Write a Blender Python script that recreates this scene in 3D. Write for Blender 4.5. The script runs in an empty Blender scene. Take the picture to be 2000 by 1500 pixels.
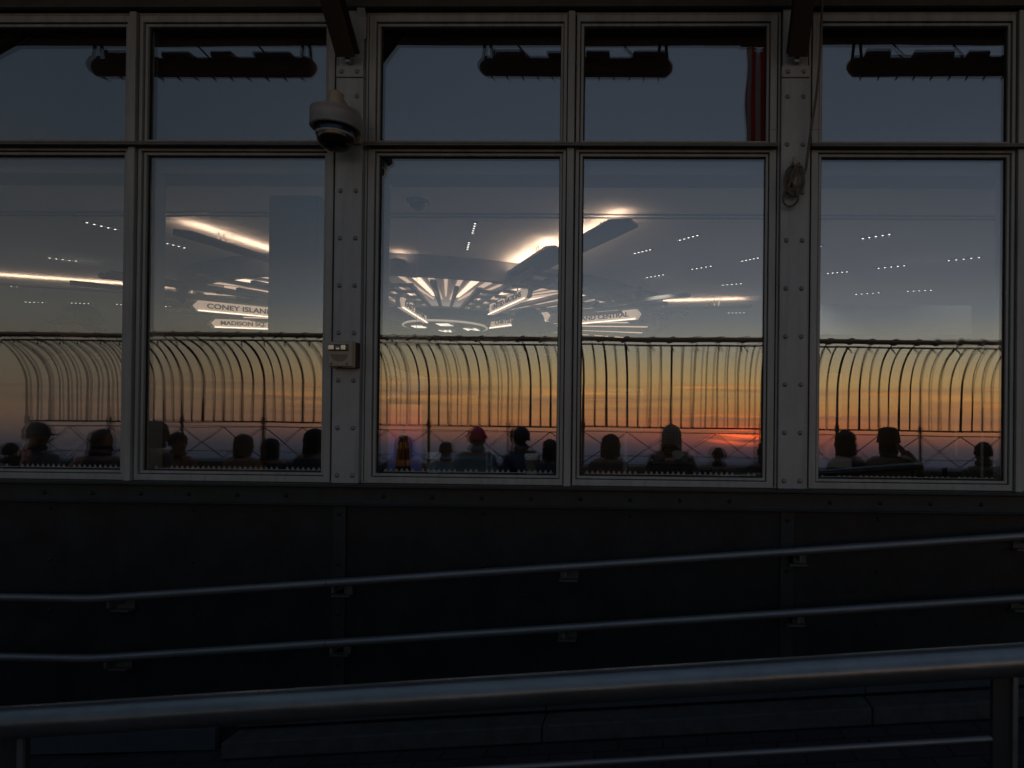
import bpy, bmesh, math, random
from mathutils import Matrix, Vector
random.seed(7)
SC = bpy.context.scene
COL = SC.collection
PI = math.pi
rad = math.radians

# ------------------------------------------------------------------ camera
D0, EYE = 3.33, 1.75                       # metres from the glass, height above the deck
YAW, PIT, ROL = rad(1.1795), rad(0.272), rad(0.615)
FPX, CX, CY = 1333.0, 1274.0, 815.65       # lens and shifted optical centre, in photo pixels (2000 x 1500)
_F = Vector((-math.sin(YAW)*math.cos(PIT), math.cos(YAW)*math.cos(PIT), math.sin(PIT)))
_r = Vector((math.cos(YAW), math.sin(YAW), 0)); _u = _r.cross(_F)
_R = _r*math.cos(ROL) + _u*math.sin(ROL); _U = -_r*math.sin(ROL) + _u*math.cos(ROL)
CAMLOC = Vector((0, -D0, EYE))
cd = bpy.data.cameras.new('camera'); cam = bpy.data.objects.new('camera', cd); COL.objects.link(cam)
m = Matrix.Identity(4)
for i in range(3):
    m[i][0], m[i][1], m[i][2], m[i][3] = _R[i], _U[i], -_F[i], CAMLOC[i]
cam.matrix_world = m
cd.sensor_width = 36; cd.lens = 36*FPX/2000
cd.shift_x = (1000-CX)/2000; cd.shift_y = (CY-750)/2000
cd.clip_start = 0.02; cd.clip_end = 20000
cd.dof.use_dof = True; cd.dof.focus_distance = 4.4; cd.dof.aperture_fstop = 6.3
SC.camera = cam
SC.view_settings.view_transform = 'Standard'; SC.view_settings.look = 'None'
SC.view_settings.exposure = 0; SC.view_settings.gamma = 1
SC.cycles.use_denoising = True
SC.cycles.max_bounces = 10; SC.cycles.glossy_bounces = 5; SC.cycles.transparent_max_bounces = 12
SC.cycles.diffuse_bounces = 3; SC.cycles.sample_clamp_indirect = 6

def ray(px, py):
    return _F + (px-CX)/FPX*_R - (py-CY)/FPX*_U
def aty(px, py, y):                         # where the sight line meets a wall plane y
    d = ray(px, py); return CAMLOC + d*((y+D0)/d.y)
def atz(px, py, z):                         # where it meets a horizontal plane z
    d = ray(px, py); return CAMLOC + d*((z-EYE)/d.z)

# ------------------------------------------------------------------ sky
REFL = 0.36
def s2l(c):
    return tuple((v/255/12.92 if v <= 10 else ((v/255+0.055)/1.055)**2.4) for v in c)
def sky(r, g, b, k=1.0):
    return tuple(v/REFL*k for v in s2l((r, g, b))) + (1,)
W = bpy.data.worlds.new('World'); SC.world = W; W.use_nodes = True
nt = W.node_tree; N = nt.nodes; L = nt.links; N.clear()
def nd(t, **k):
    n = N.new(t)
    for a, v in k.items(): setattr(n, a, v)
    return n
def math_(op, a, b=None, c=None, clamp=False):
    n = nd('ShaderNodeMath', operation=op, use_clamp=clamp)
    for i, v in enumerate((a, b, c)):
        if v is None: continue
        if isinstance(v, (int, float)): n.inputs[i].default_value = v
        else: L.new(v, n.inputs[i])
    return n.outputs[0]
def mixc(fac, a, b, mode='MIX'):
    n = nd('ShaderNodeMix', data_type='RGBA', blend_type=mode)
    for i, v in ((0, fac), (6, a), (7, b)):
        if isinstance(v, (int, float)): n.inputs[i].default_value = v
        elif isinstance(v, tuple): n.inputs[i].default_value = v
        else: L.new(v, n.inputs[i])
    return n.outputs[2]
tc = nd('ShaderNodeTexCoord'); sep = nd('ShaderNodeSeparateXYZ'); L.new(tc.outputs['Generated'], sep.inputs[0])
X_, Y_, Z_ = sep.outputs
def ramp(stops):                            # stops: (elevation in degrees, colour)
    n = nd('ShaderNodeValToRGB'); r = n.color_ramp; r.interpolation = 'EASE' if 0 else 'LINEAR'
    el = r.elements
    pos = lambda e: (math.sin(rad(e))+0.15)/1.15
    el[0].position = pos(stops[0][0]); el[0].color = stops[0][1]
    el[1].position = pos(stops[-1][0]); el[1].color = stops[-1][1]
    for e, c in stops[1:-1]:
        k = el.new(pos(e)); k.color = c
    L.new(math_('DIVIDE', math_('ADD', Z_, 0.15), 1.15), n.inputs[0])
    return n.outputs[0]
near = ramp([(-8, sky(18, 20, 27)), (-3.9, sky(27, 32, 43)), (-2.9, sky(40, 43, 53)), (-2.0, sky(60, 53, 58)), (-1.1, sky(106, 70, 59)),
             (-0.2, sky(148, 97, 60)), (1.2, sky(156, 112, 67)), (3.2, sky(156, 127, 83)), (5.0, sky(139, 126, 98)), (6.6, sky(121, 119, 110)),
             (8.5, sky(98, 103, 107)), (12, sky(74, 80, 89)), (17, sky(61, 68, 78)), (23, sky(52, 59, 68)), (32, sky(46, 53, 62)), (45, sky(54, 63, 75)), (60, sky(58, 68, 82)), (90, sky(50, 58, 70))])
far = ramp([(-8, sky(15, 17, 24)), (-3.9, sky(22, 28, 39)), (-2.7, sky(32, 36, 45)), (-1.7, sky(45, 44, 49)), (-0.8, sky(68, 57, 54)), (0.3, sky(86, 69, 56)),
            (1.8, sky(84, 73, 59)), (4, sky(81, 75, 65)), (6.5, sky(74, 74, 70)), (8.5, sky(62, 64, 66)), (12, sky(50, 54, 58)), (18, sky(43, 49, 56)),
            (25, sky(39, 46, 54)), (35, sky(38, 45, 53)), (48, sky(48, 57, 67)), (60, sky(52, 61, 72)), (90, sky(48, 56, 67))])
hl = math_('SQRT', math_('ADD', math_('MULTIPLY', X_, X_), math_('ADD', math_('MULTIPLY', Y_, Y_), 1e-5)))
SUNAZ = rad(14); FIREAZ = rad(7.2)
dot = math_('DIVIDE', math_('ADD', math_('MULTIPLY', X_, math.sin(SUNAZ)), math_('MULTIPLY', Y_, -math.cos(SUNAZ))), hl)
dotf = math_('DIVIDE', math_('ADD', math_('MULTIPLY', X_, math.sin(FIREAZ)), math_('MULTIPLY', Y_, -math.cos(FIREAZ))), hl)
mr = nd('ShaderNodeMapRange', interpolation_type='SMOOTHSTEP'); L.new(dot, mr.inputs[0])
mr.inputs[1].default_value = 0.56; mr.inputs[2].default_value = 0.985
base = mixc(mr.outputs[0], far, near)
def window_(v, a, b, c, d):                 # 0 below a, 1 from b to c, 0 above d
    q = nd('ShaderNodeMapRange', interpolation_type='SMOOTHSTEP'); L.new(v, q.inputs[0]); q.inputs[1].default_value = a; q.inputs[2].default_value = b
    w = nd('ShaderNodeMapRange', interpolation_type='SMOOTHSTEP'); L.new(v, w.inputs[0]); w.inputs[1].default_value = c; w.inputs[2].default_value = d
    w.inputs[3].default_value = 1; w.inputs[4].default_value = 0
    return math_('MULTIPLY', q.outputs[0], w.outputs[0])
def streaks(scale, zs, lo, hi, det=4, seed=0.0):
    mp = nd('ShaderNodeMapping'); mp.inputs['Scale'].default_value = (scale, scale, zs); mp.inputs['Location'].default_value = (seed, seed*0.7, seed*1.3)
    L.new(tc.outputs['Generated'], mp.inputs[0])
    nz = nd('ShaderNodeTexNoise'); nz.inputs['Scale'].default_value = 1; nz.inputs['Detail'].default_value = det; L.new(mp.outputs[0], nz.inputs[0])
    q = nd('ShaderNodeMapRange'); L.new(nz.outputs[0], q.inputs[0]); q.inputs[1].default_value = lo; q.inputs[2].default_value = hi
    return q.outputs[0]
S_ = lambda e: math.sin(rad(e))
# thin purple-grey bands of cloud low in the west, orange lit ones among them, a fiery patch where the sun went down
band = math_('MULTIPLY', streaks(3.0, 110, 0.46, 0.60, 4, 2.2), window_(Z_, S_(-0.6), S_(0.2), S_(2.2), S_(3.4)))
base = mixc(math_('MULTIPLY', band, 0.55), base, mixc(mr.outputs[0], sky(74, 62, 54), sky(112, 80, 66)))
lit = math_('MULTIPLY', streaks(4.5, 240, 0.57, 0.67, 3, 9.1), window_(Z_, S_(-0.3), S_(0.5), S_(2.6), S_(4.2)))
lit = math_('MULTIPLY', lit, mr.outputs[0])
base = mixc(math_('MULTIPLY', lit, 0.55), base, sky(225, 135, 52))
fire = math_('MULTIPLY', window_(Z_, S_(-2.1), S_(-1.3), S_(-0.8), S_(-0.2)), window_(dotf, 0.9968, 0.9996, 2, 3))
fire = math_('MULTIPLY', fire, streaks(14, 230, 0.42, 0.58, 5, 4.4))
base = mixc(fire, base, sky(255, 104, 50, 1.5))
glow = math_('MULTIPLY', window_(Z_, S_(-3.2), S_(-1.2), S_(-0.6), S_(1.6)), window_(dotf, 0.975, 0.999, 2, 3))
base = mixc(math_('MULTIPLY', glow, 0.24), base, sky(172, 74, 54))
bg = nd('ShaderNodeBackground'); L.new(base, bg.inputs[0]); bg.inputs[1].default_value = 1.0
sk = nd('ShaderNodeTexSky', sky_type='NISHITA', sun_disc=False, sun_elevation=rad(0.4), sun_rotation=PI-SUNAZ, altitude=320)
bg2 = nd('ShaderNodeBackground'); L.new(sk.outputs[0], bg2.inputs[0]); bg2.inputs[1].default_value = 0.001
add = nd('ShaderNodeAddShader'); L.new(bg.outputs[0], add.inputs[0]); L.new(bg2.outputs[0], add.inputs[1])
out = nd('ShaderNodeOutputWorld'); L.new(add.outputs[0], out.inputs[0])

# ------------------------------------------------------------------ materials
MATS = {}
def mat(name, col, rough=0.5, metal=0.0, var=0.12, scale=6.0, bump=0.0, stretch=(1, 1, 1), spec=0.5, second=None, stain=0.0):
    if name in MATS: return MATS[name]
    M = bpy.data.materials.new(name); M.use_nodes = True; t = M.node_tree; b = t.nodes['Principled BSDF']
    t.links.clear(); o = t.nodes['Material Output']; t.links.new(b.outputs[0], o.inputs[0])
    c = t.nodes.new('ShaderNodeTexCoord'); mp = t.nodes.new('ShaderNodeMapping'); mp.inputs['Scale'].default_value = stretch
    t.links.new(c.outputs['Object'], mp.inputs[0])
    nz = t.nodes.new('ShaderNodeTexNoise'); nz.inputs['Scale'].default_value = scale; nz.inputs['Detail'].default_value = 6; nz.inputs['Roughness'].default_value = 0.62
    t.links.new(mp.outputs[0], nz.inputs[0])
    r = t.nodes.new('ShaderNodeValToRGB'); r.color_ramp.elements[0].position = 0.3; r.color_ramp.elements[1].position = 0.72
    lo = tuple(v*(1-var) for v in col); hi = tuple(min(1, v*(1+var)) for v in (second or col))
    r.color_ramp.elements[0].color = lo+(1,); r.color_ramp.elements[1].color = hi+(1,)
    t.links.new(nz.outputs[0], r.inputs[0]); src = r.outputs[0]
    if stain:
        mp2 = t.nodes.new('ShaderNodeMapping'); mp2.inputs['Scale'].default_value = (28, 28, 1.6); t.links.new(c.outputs['Object'], mp2.inputs[0])
        n2 = t.nodes.new('ShaderNodeTexNoise'); n2.inputs['Scale'].default_value = 1; n2.inputs['Detail'].default_value = 5; t.links.new(mp2.outputs[0], n2.inputs[0])
        q = t.nodes.new('ShaderNodeMapRange'); q.inputs[1].default_value = 0.5; q.inputs[2].default_value = 0.75; q.inputs[4].default_value = stain; t.links.new(n2.outputs[0], q.inputs[0])
        mx = t.nodes.new('ShaderNodeMix'); mx.data_type = 'RGBA'; t.links.new(q.outputs[0], mx.inputs[0]); t.links.new(src, mx.inputs[6]); mx.inputs[7].default_value = tuple(v*0.45 for v in col)+(1,)
        src = mx.outputs[2]
    t.links.new(src, b.inputs['Base Color'])
    rr = t.nodes.new('ShaderNodeMapRange'); rr.inputs[3].default_value = max(0.02, rough-0.1); rr.inputs[4].default_value = min(1, rough+0.1)
    t.links.new(nz.outputs[0], rr.inputs[0]); t.links.new(rr.outputs[0], b.inputs['Roughness'])
    b.inputs['Metallic'].default_value = metal; b.inputs['Specular IOR Level'].default_value = spec
    if bump:
        bp = t.nodes.new('ShaderNodeBump'); bp.inputs['Strength'].default_value = 1; bp.inputs['Distance'].default_value = bump
        t.links.new(nz.outputs[0], bp.inputs['Height']); t.links.new(bp.outputs[0], b.inputs['Normal'])
    MATS[name] = M; return M
def emit(name, col, strength, nee=True):
    if name in MATS: return MATS[name]
    M = bpy.data.materials.new(name); M.use_nodes = True; t = M.node_tree; t.nodes.clear()
    e = t.nodes.new('ShaderNodeEmission'); e.inputs[0].default_value = col+(1,); e.inputs[1].default_value = strength
    o = t.nodes.new('ShaderNodeOutputMaterial'); t.links.new(e.outputs[0], o.inputs[0])
    if not nee: M.cycles.emission_sampling = 'NONE'
    MATS[name] = M; return M
def glass(name, refl, tint=(0.975, 0.985, 0.985)):
    M = bpy.data.materials.new(name); M.use_nodes = True; t = M.node_tree; t.nodes.clear()
    tr = t.nodes.new('ShaderNodeBsdfTransparent'); tr.inputs[0].default_value = tint+(1,)
    gl = t.nodes.new('ShaderNodeBsdfGlossy'); gl.inputs['Roughness'].default_value = 0.0; gl.inputs[0].default_value = (1, 1, 1, 1)
    mx = t.nodes.new('ShaderNodeMixShader'); mx.inputs[0].default_value = refl
    o = t.nodes.new('ShaderNodeOutputMaterial')
    t.links.new(tr.outputs[0], mx.inputs[1]); t.links.new(gl.outputs[0], mx.inputs[2]); t.links.new(mx.outputs[0], o.inputs[0])
    MATS[name] = M; return M
ALU = mat('painted aluminium', (0.325, 0.355, 0.355), 0.5, 0.15, 0.13, 9, 0.0006, (1, 1, 0.4), stain=0.45)
ALU2 = mat('grey steel plate', (0.34, 0.38, 0.395), 0.5, 0.1, 0.16, 7, 0.001, (1, 1, 0.5), stain=0.4)
DARK = mat('black gasket', (0.008, 0.008, 0.009), 0.7)
HEAD = mat('dark header steel', (0.06, 0.058, 0.056), 0.6, 0.1, 0.3, 10, 0.001)
NAVY = mat('navy painted steel', (0.008, 0.0105, 0.014), 0.5, 0.0, 0.35, 5, 0.004, spec=0.4, second=(0.013, 0.016, 0.020), stain=0.3)
PIPE = mat('brushed dark pipe', (0.21, 0.225, 0.24), 0.40, 0.6, 0.15, 14, 0.0005, (0.3, 3, 3))
WELD = mat('bracket steel', (0.10, 0.10, 0.098), 0.6, 0.2, 0.3, 18, 0.001)
RIVM = mat('rivet steel', (0.23, 0.235, 0.235), 0.35, 0.3, 0.2, 20)
TEAL = mat('blue green steel trim', (0.017, 0.026, 0.031), 0.5, 0.1, 0.35, 8, 0.003, stain=0.3)
EDGE = mat('brown canopy paint', (0.36, 0.205, 0.125), 0.6, 0.1, 0.2, 6)
BRON = mat('dark bronze', (0.06, 0.043, 0.032), 0.5, 0.3, 0.2, 8)
FENC = mat('fence steel', (0.13, 0.115, 0.105), 0.45, 0.4, 0.2, 20)
RAILB = mat('brown fence rail', (0.60, 0.35, 0.19), 0.5, 0.2, 0.25, 5)
CREAM = mat('cream plastic', (0.36, 0.33, 0.25), 0.45, 0, 0.06, 30)
OFFW = mat('weathered white enamel', (0.25, 0.27, 0.275), 0.4, 0, 0.1, 14)
SMOKE = mat('smoked dome', (0.006, 0.006, 0.007), 0.06, 0, 0.1, 4, spec=0.6)
CHROM = mat('mirror trim', (0.75, 0.73, 0.68), 0.16, 1.0, 0.05, 30)
LENSB = mat('blue black glass', (0.03, 0.045, 0.07), 0.12, 0.5, 0.1, 20)
ROPE = mat('weathered rope', (0.13, 0.115, 0.095), 0.9, 0, 0.3, 60, 0.004)
CONC = mat('concrete kerb', (0.062, 0.062, 0.06), 0.9, 0, 0.35, 12, 0.006)
DECK = mat('deck paving', (0.05, 0.047, 0.05), 0.85, 0, 0.3, 8, 0.004)
CEIL = mat('white ceiling', (0.60, 0.60, 0.60), 0.9, 0, 0.04, 2)
FIN = mat('grey slat', (0.28, 0.275, 0.27), 0.6, 0, 0.06, 4)
INTW = mat('interior wall', (0.10, 0.095, 0.09), 0.8, 0, 0.15, 2)
INTF = mat('interior floor', (0.10, 0.09, 0.08), 0.5, 0, 0.2, 5)
BLACK = mat('black column', (0.006, 0.006, 0.007), 0.8)
LINT = mat('pale lintel', (0.26, 0.27, 0.27), 0.8, 0, 0.05, 3)
SLATD = mat('dark track', (0.12, 0.12, 0.125), 0.6)
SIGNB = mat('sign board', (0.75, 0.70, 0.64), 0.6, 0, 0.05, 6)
_b = SIGNB.node_tree.nodes['Principled BSDF']; _b.inputs['Emission Color'].default_value = (1, 0.72, 0.52, 1); _b.inputs['Emission Strength'].default_value = 0.42  # boards get a glow of their own so they look lit
LETT = mat('sign lettering', (0.01, 0.01, 0.011), 0.5)
UPL = emit('warm cove light', (1.0, 0.66, 0.44), 24)
SIGNL = emit('sign edge light', (1.0, 0.80, 0.62), 2.6)
SPOT = emit('downlight lamp', (1.0, 0.95, 0.84), 3.2, nee=False)
RED = emit('red neon', (1.0, 0.03, 0.08), 1.2, nee=False)
GLASS_O, GLASS_I = glass('window glass outer', 0.21), glass('window glass inner', 0.23)

# ------------------------------------------------------------------ mesh helpers
class MB:
    def __init__(s): s.v = []; s.f = []; s.sm = False
    def add(s, vs, fs):
        o = len(s.v); s.v += [Vector(v) for v in vs]; s.f += [tuple(o+i for i in f) for f in fs]; return s
    def box(s, x0, x1, y0, y1, z0, z1):
        return s.add([(x0,y0,z0),(x1,y0,z0),(x1,y1,z0),(x0,y1,z0),(x0,y0,z1),(x1,y0,z1),(x1,y1,z1),(x0,y1,z1)],
                     [(0,3,2,1),(4,5,6,7),(0,1,5,4),(1,2,6,5),(2,3,7,6),(3,0,4,7)])
    def hexa(s, a, b):                      # two quads joined
        return s.add(list(a)+list(b), [(3,2,1,0),(4,5,6,7),(0,1,5,4),(1,2,6,5),(2,3,7,6),(3,0,4,7)])
    def beam(s, p, q, w, h, up=Vector((0,0,1))):   # rectangular bar from p to q
        p, q = Vector(p), Vector(q); d = (q-p).normalized(); x = d.cross(up).normalized()*w/2; z = x.cross(d).normalized()*h/2
        return s.hexa([p-x-z, p+x-z, p+x+z, p-x+z], [q-x-z, q+x-z, q+x+z, q-x+z])
    def ring(s, x0, x1, z0, z1, w, yf, yb):       # mitred rectangular frame, w = (left, right, bottom, top)
        wl, wr, wb, wt = w
        o = [(x0,z0),(x1,z0),(x1,z1),(x0,z1)]; i = [(x0+wl,z0+wb),(x1-wr,z0+wb),(x1-wr,z1-wt),(x0+wl,z1-wt)]
        vs = [(x,yf,z) for x,z in o]+[(x,yf,z) for x,z in i]+[(x,yb,z) for x,z in o]+[(x,yb,z) for x,z in i]
        fs = []
        for k in range(4):
            n = (k+1) % 4
            fs += [(k,n,4+n,4+k), (8+n,8+k,12+k,12+n), (n,k,8+k,8+n), (4+k,4+n,12+n,12+k)]
        return s.add(vs, fs)
    def tube(s, pts, r, n=10, cap=True, closed=False):
        pts = [Vector(p) for p in pts]; m_ = len(pts); o = len(s.v); rs = r if isinstance(r, (list, tuple)) else [r]*m_
        prev = None
        for k, p in enumerate(pts):
            if closed: d = pts[(k+1) % m_]-pts[k-1]
            else: d = (pts[min(k+1, m_-1)]-pts[max(k-1, 0)])
            d.normalize()
            if prev is None:
                a = d.cross(Vector((0,0,1)));
                if a.length < 0.05: a = d.cross(Vector((0,1,0)))
            else: a = prev-d*prev.dot(d)
            a.normalize(); prev = a; b = d.cross(a)
            for j in range(n):
                t = 2*PI*j/n; s.v.append(p+(a*math.cos(t)+b*math.sin(t))*rs[k])
        for k in range(m_ if closed else m_-1):
            k2 = (k+1) % m_
            for j in range(n):
                j2 = (j+1) % n; s.f.append((o+k*n+j, o+k*n+j2, o+k2*n+j2, o+k2*n+j))
        if cap and not closed:
            s.f.append(tuple(o+j for j in reversed(range(n)))); s.f.append(tuple(o+(m_-1)*n+j for j in range(n)))
        s.sm = True; return s
    def lathe(s, prof, c, n=32, axis='z'):         # profile (radius, height)
        o = len(s.v); c = Vector(c)
        for r, h in prof:
            for j in range(n):
                t = 2*PI*j/n
                p = Vector((r*math.cos(t), r*math.sin(t), h)) if axis == 'z' else Vector((r*math.cos(t), -h, r*math.sin(t)))
                s.v.append(c+p)
        for k in range(len(prof)-1):
            for j in range(n):
                j2 = (j+1) % n; s.f.append((o+k*n+j, o+k*n+j2, o+(k+1)*n+j2, o+(k+1)*n+j))
        if prof[0][0] > 1e-4: s.f.append(tuple(o+j for j in reversed(range(n))))
        if prof[-1][0] > 1e-4: s.f.append(tuple(o+(len(prof)-1)*n+j for j in range(n)))
        s.sm = True; return s
    def prism(s, poly, thick):                     # closed 3-D polygon extruded by a vector
        n = len(poly); t = Vector(thick); a = [Vector(p) for p in poly]
        return s.add(a+[p+t for p in a], [tuple(range(n))[::-1], tuple(range(n, 2*n))]+[(k, (k+1) % n, n+(k+1) % n, n+k) for k in range(n)])
    def build(s, name, material, parent=None, local=False, bevel=0.0, smooth=None, kind=None):
        org = Vector((0,0,0))
        if parent is not None and not local:
            q = parent
            while q is not None: org += q.location; q = q.parent
        me = bpy.data.meshes.new(name); me.from_pydata([tuple(v-org) for v in s.v], [], s.f)
        b_ = bmesh.new(); b_.from_mesh(me); bmesh.ops.recalc_face_normals(b_, faces=b_.faces); b_.to_mesh(me); b_.free()
        me.materials.append(material); o = bpy.data.objects.new(name, me); COL.objects.link(o)
        if parent is not None: o.parent = parent
        if bevel:
            bv = o.modifiers.new('bevel', 'BEVEL'); bv.width = bevel; bv.segments = 2; bv.limit_method = 'ANGLE'
        sm = s.sm if smooth is None else smooth
        if sm:
            me.shade_smooth()
            try: me.set_sharp_from_angle(angle=rad(40))
            except Exception: pass
        if kind: o['kind'] = kind
        return o
def thing(name, label, cat, loc=(0,0,0), group=None, rz=0.0):
    o = bpy.data.objects.new(name, None); o.empty_display_size = 0.1; COL.objects.link(o); o.location = loc; o.rotation_euler.z = rz
    o['label'] = label; o['category'] = cat; o['kind'] = 'thing'
    if group: o['group'] = group
    return o
def struct(name, mb, material, bevel=0):
    return mb.build(name, material, None, bevel=bevel, kind='structure')
def copy_tree(o, parent=None):
    c = o.copy(); COL.objects.link(c)
    if parent is not None: c.parent = parent
    for ch in list(o.children): copy_tree(ch, c)
    return c
def lettering(txt, parent, org, u, n, height, width, material, depth=0.006):
    """raised lettering centred on org, reading along u, facing n"""
    cu = bpy.data.curves.new('lettering', 'FONT'); cu.body = txt; cu.align_x = 'CENTER'; cu.align_y = 'CENTER'; cu.size = height*1.42; cu.extrude = depth/2; cu.offset = height*0.03
    tmp = bpy.data.objects.new('lettering', cu); COL.objects.link(tmp)
    bpy.context.view_layer.update(); sx = width/max(tmp.dimensions.x, 1e-3)
    me = bpy.data.meshes.new_from_object(tmp.evaluated_get(bpy.context.evaluated_depsgraph_get())); bpy.data.objects.remove(tmp)
    me.name = 'lettering'; me.materials.clear(); me.materials.append(material)
    o = bpy.data.objects.new('lettering', me); COL.objects.link(o)
    u = Vector(u).normalized(); n = Vector(n).normalized(); v = n.cross(u)
    mm = Matrix.Identity(4); p = Vector(org)-parent.location
    for i in range(3): mm[i][0], mm[i][1], mm[i][2], mm[i][3] = u[i]*sx, v[i], n[i], p[i]
    o.parent = parent; o.matrix_local = mm
    return o

# ------------------------------------------------------------------ large structure outside
ZU0, ZU1, ZL0, ZL1 = 3.111, 3.670, 1.479, 3.035       # upper and lower panes, above the deck
PITCH, PW, X0 = 2.157, 0.889, -1.421                  # bay pitch, pane width, left edge of the middle bay's first pane
RS = 0.073                                            # slope of the ramp
def ramp_z(x): return 0.10+max(0.0, (x+2.75))*RS
struct('deck_floor', MB().box(-14, 12, -6.4, 0.0, -0.3, 0.0), DECK)
mb = MB()
for a, b in ((-14, -2.75), (-2.75, 6.0)):
    mb.add([(a,-2.16,ramp_z(a)),(b,-2.16,ramp_z(b)),(b,-0.06,ramp_z(b)),(a,-0.06,ramp_z(a)),(a,-2.16,0.003),(b,-2.16,0.003),(b,-0.06,0.003),(a,-0.06,0.003)],
           [(0,1,2,3),(0,4,5,1),(3,2,6,7),(0,3,7,4),(1,5,6,2)])
def paving():
    M = mat('ramp pavers', (0.034, 0.031, 0.036), 0.8, 0, 0.3, 20, 0.003); t = M.node_tree; b = t.nodes['Principled BSDF']
    br = t.nodes.new('ShaderNodeTexBrick'); c = t.nodes.new('ShaderNodeTexCoord'); t.links.new(c.outputs['Object'], br.inputs[0])
    br.inputs['Color1'].default_value = (0.036,0.033,0.038,1); br.inputs['Color2'].default_value = (0.027,0.025,0.03,1); br.inputs['Mortar'].default_value = (0.008,0.008,0.009,1)
    br.inputs['Scale'].default_value = 1; br.inputs['Brick Width'].default_value = 0.2; br.inputs['Row Height'].default_value = 0.1; br.inputs['Mortar Size'].default_value = 0.006
    t.links.new(br.outputs[0], b.inputs['Base Color']); return M
struct('ramp', mb, paving())
# haze-blue land far below the tower
struct('city_ground', MB().lathe([(0.001, -320), (3500, -320.5)], (0,0,0), 48), mat('distant city', (0.05, 0.06, 0.08), 0.9, 0, 0.4, 0.02))

# the building's solid parts: parapet under the windows, piers behind the pillars, header above
t = thing('parapet_wall', 'dark navy riveted steel wall below the row of windows', 'wall', (-1.0, -0.06, 0))
PZ = 1.428
mb = MB().box(-7.5, 5.5, -0.05, 0.28, 0, PZ-0.02); mb.build('panel', NAVY, t)
mb = MB().box(-7.5, 5.5, -0.085, 0.02, PZ-0.095, PZ-0.012).box(-7.5, 5.5, -0.10, -0.086, PZ-0.100, PZ-0.092); mb.build('ledge', TEAL, t, bevel=0.004)
MB().box(-7.5, 5.5, -0.12, -0.02, PZ-0.011, PZ+0.003).build('sill', TEAL, t, bevel=0.003)
strips = [-1.575-PITCH, -1.575, -1.575+PITCH, -1.575+2*PITCH]
for x in strips: MB().box(x-0.032, x+0.032, -0.062, -0.0505, 0, PZ-0.101).build('seam_strip', TEAL, t, bevel=0.003)
def stud(name, x, y, z, r, material, parent, proto=[None]):
    key = (name, round(r, 4), material.name)
    if key not in STUDS:
        mb = MB().lathe([(r*1.25, 0), (r*1.2, r*0.12), (r, r*0.2), (r*0.86, r*0.55), (r*0.5, r*0.82), (0.0005, r*0.92)], (0,0,0), 14, 'y')
        o = mb.build(name, material, parent, local=True); STUDS[key] = o
    else:
        o = STUDS[key].copy(); COL.objects.link(o); o.parent = parent
    q = parent; org = Vector((0,0,0))
    while q is not None: org += q.location; q = q.parent
    o.location = Vector((x, y, z))-org
    return o
STUDS = {}
xa = aty(85, 955, -0.09).x
for k in range(-1, 21):
    x = xa+k*0.2365
    if any(abs(x-s) < 0.06 for s in strips): continue
    stud('bolt', x, -0.086, PZ-0.055, 0.0085, NAVY, t)
for k in (0, 3, 9, 12, 17):
    for j in range(3): stud('bolt', xa+k*0.2365, -0.051, PZ-0.135-j*0.25, 0.008, NAVY, t)
for s in strips[1:3]:
    for j in range(4): stud('bolt', s, -0.063, PZ-0.055-0.09-j*0.24, 0.0085, NAVY, t)
# base skirting in two lengths and the kerb along the ramp
t = thing('wall_skirting', 'flat blue grey metal skirting panel at the foot of the dark wall', 'skirting', (-2.4, -0.1, 0.1))
for a, b in ((-4.6, -3.1), (-3.097, -2.15)):
    mb = MB(); mb.hexa([(a,-0.09,ramp_z(a)+0.004),(b,-0.09,ramp_z(b)+0.004),(b,-0.055,ramp_z(b)+0.004),(a,-0.055,ramp_z(a)+0.004)],
                       [(a,-0.09,ramp_z(a)+0.115),(b,-0.09,ramp_z(b)+0.105),(b,-0.055,ramp_z(b)+0.105),(a,-0.055,ramp_z(a)+0.115)])
    mb.build('skirting_panel', mat('skirting metal', (0.07, 0.085, 0.10), 0.5, 0.2, 0.2, 6), t, bevel=0.002)
t = thing('kerb', 'weathered concrete kerb rising along the foot of the wall beside the ramp', 'kerb', (-2.1, -0.2, ramp_z(-2.1)))
def slab(a, b, y0, y1, h0, h1):
    return MB().hexa([(a,y0,ramp_z(a)+h0),(b,y0,ramp_z(b)+h0),(b,y1,ramp_z(b)+h0),(a,y1,ramp_z(a)+h0)], [(a,y0,ramp_z(a)+h1),(b,y0,ramp_z(b)+h1),(b,y1,ramp_z(b)+h1),(a,y1,ramp_z(a)+h1)])
for a, b in ((-2.05, -0.56), (-0.555, 0.95), (0.955, 2.5)):
    slab(a, b, -0.20, -0.055, 0.004, 0.085).build('kerb_stone', CONC, t, bevel=0.008)
    slab(a, b, -0.085, -0.055, 0.105, 0.165).build('flashing', mat('blue grey flashing', (0.09, 0.11, 0.13), 0.4, 0.5, 0.2, 6), t, bevel=0.002)

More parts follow.
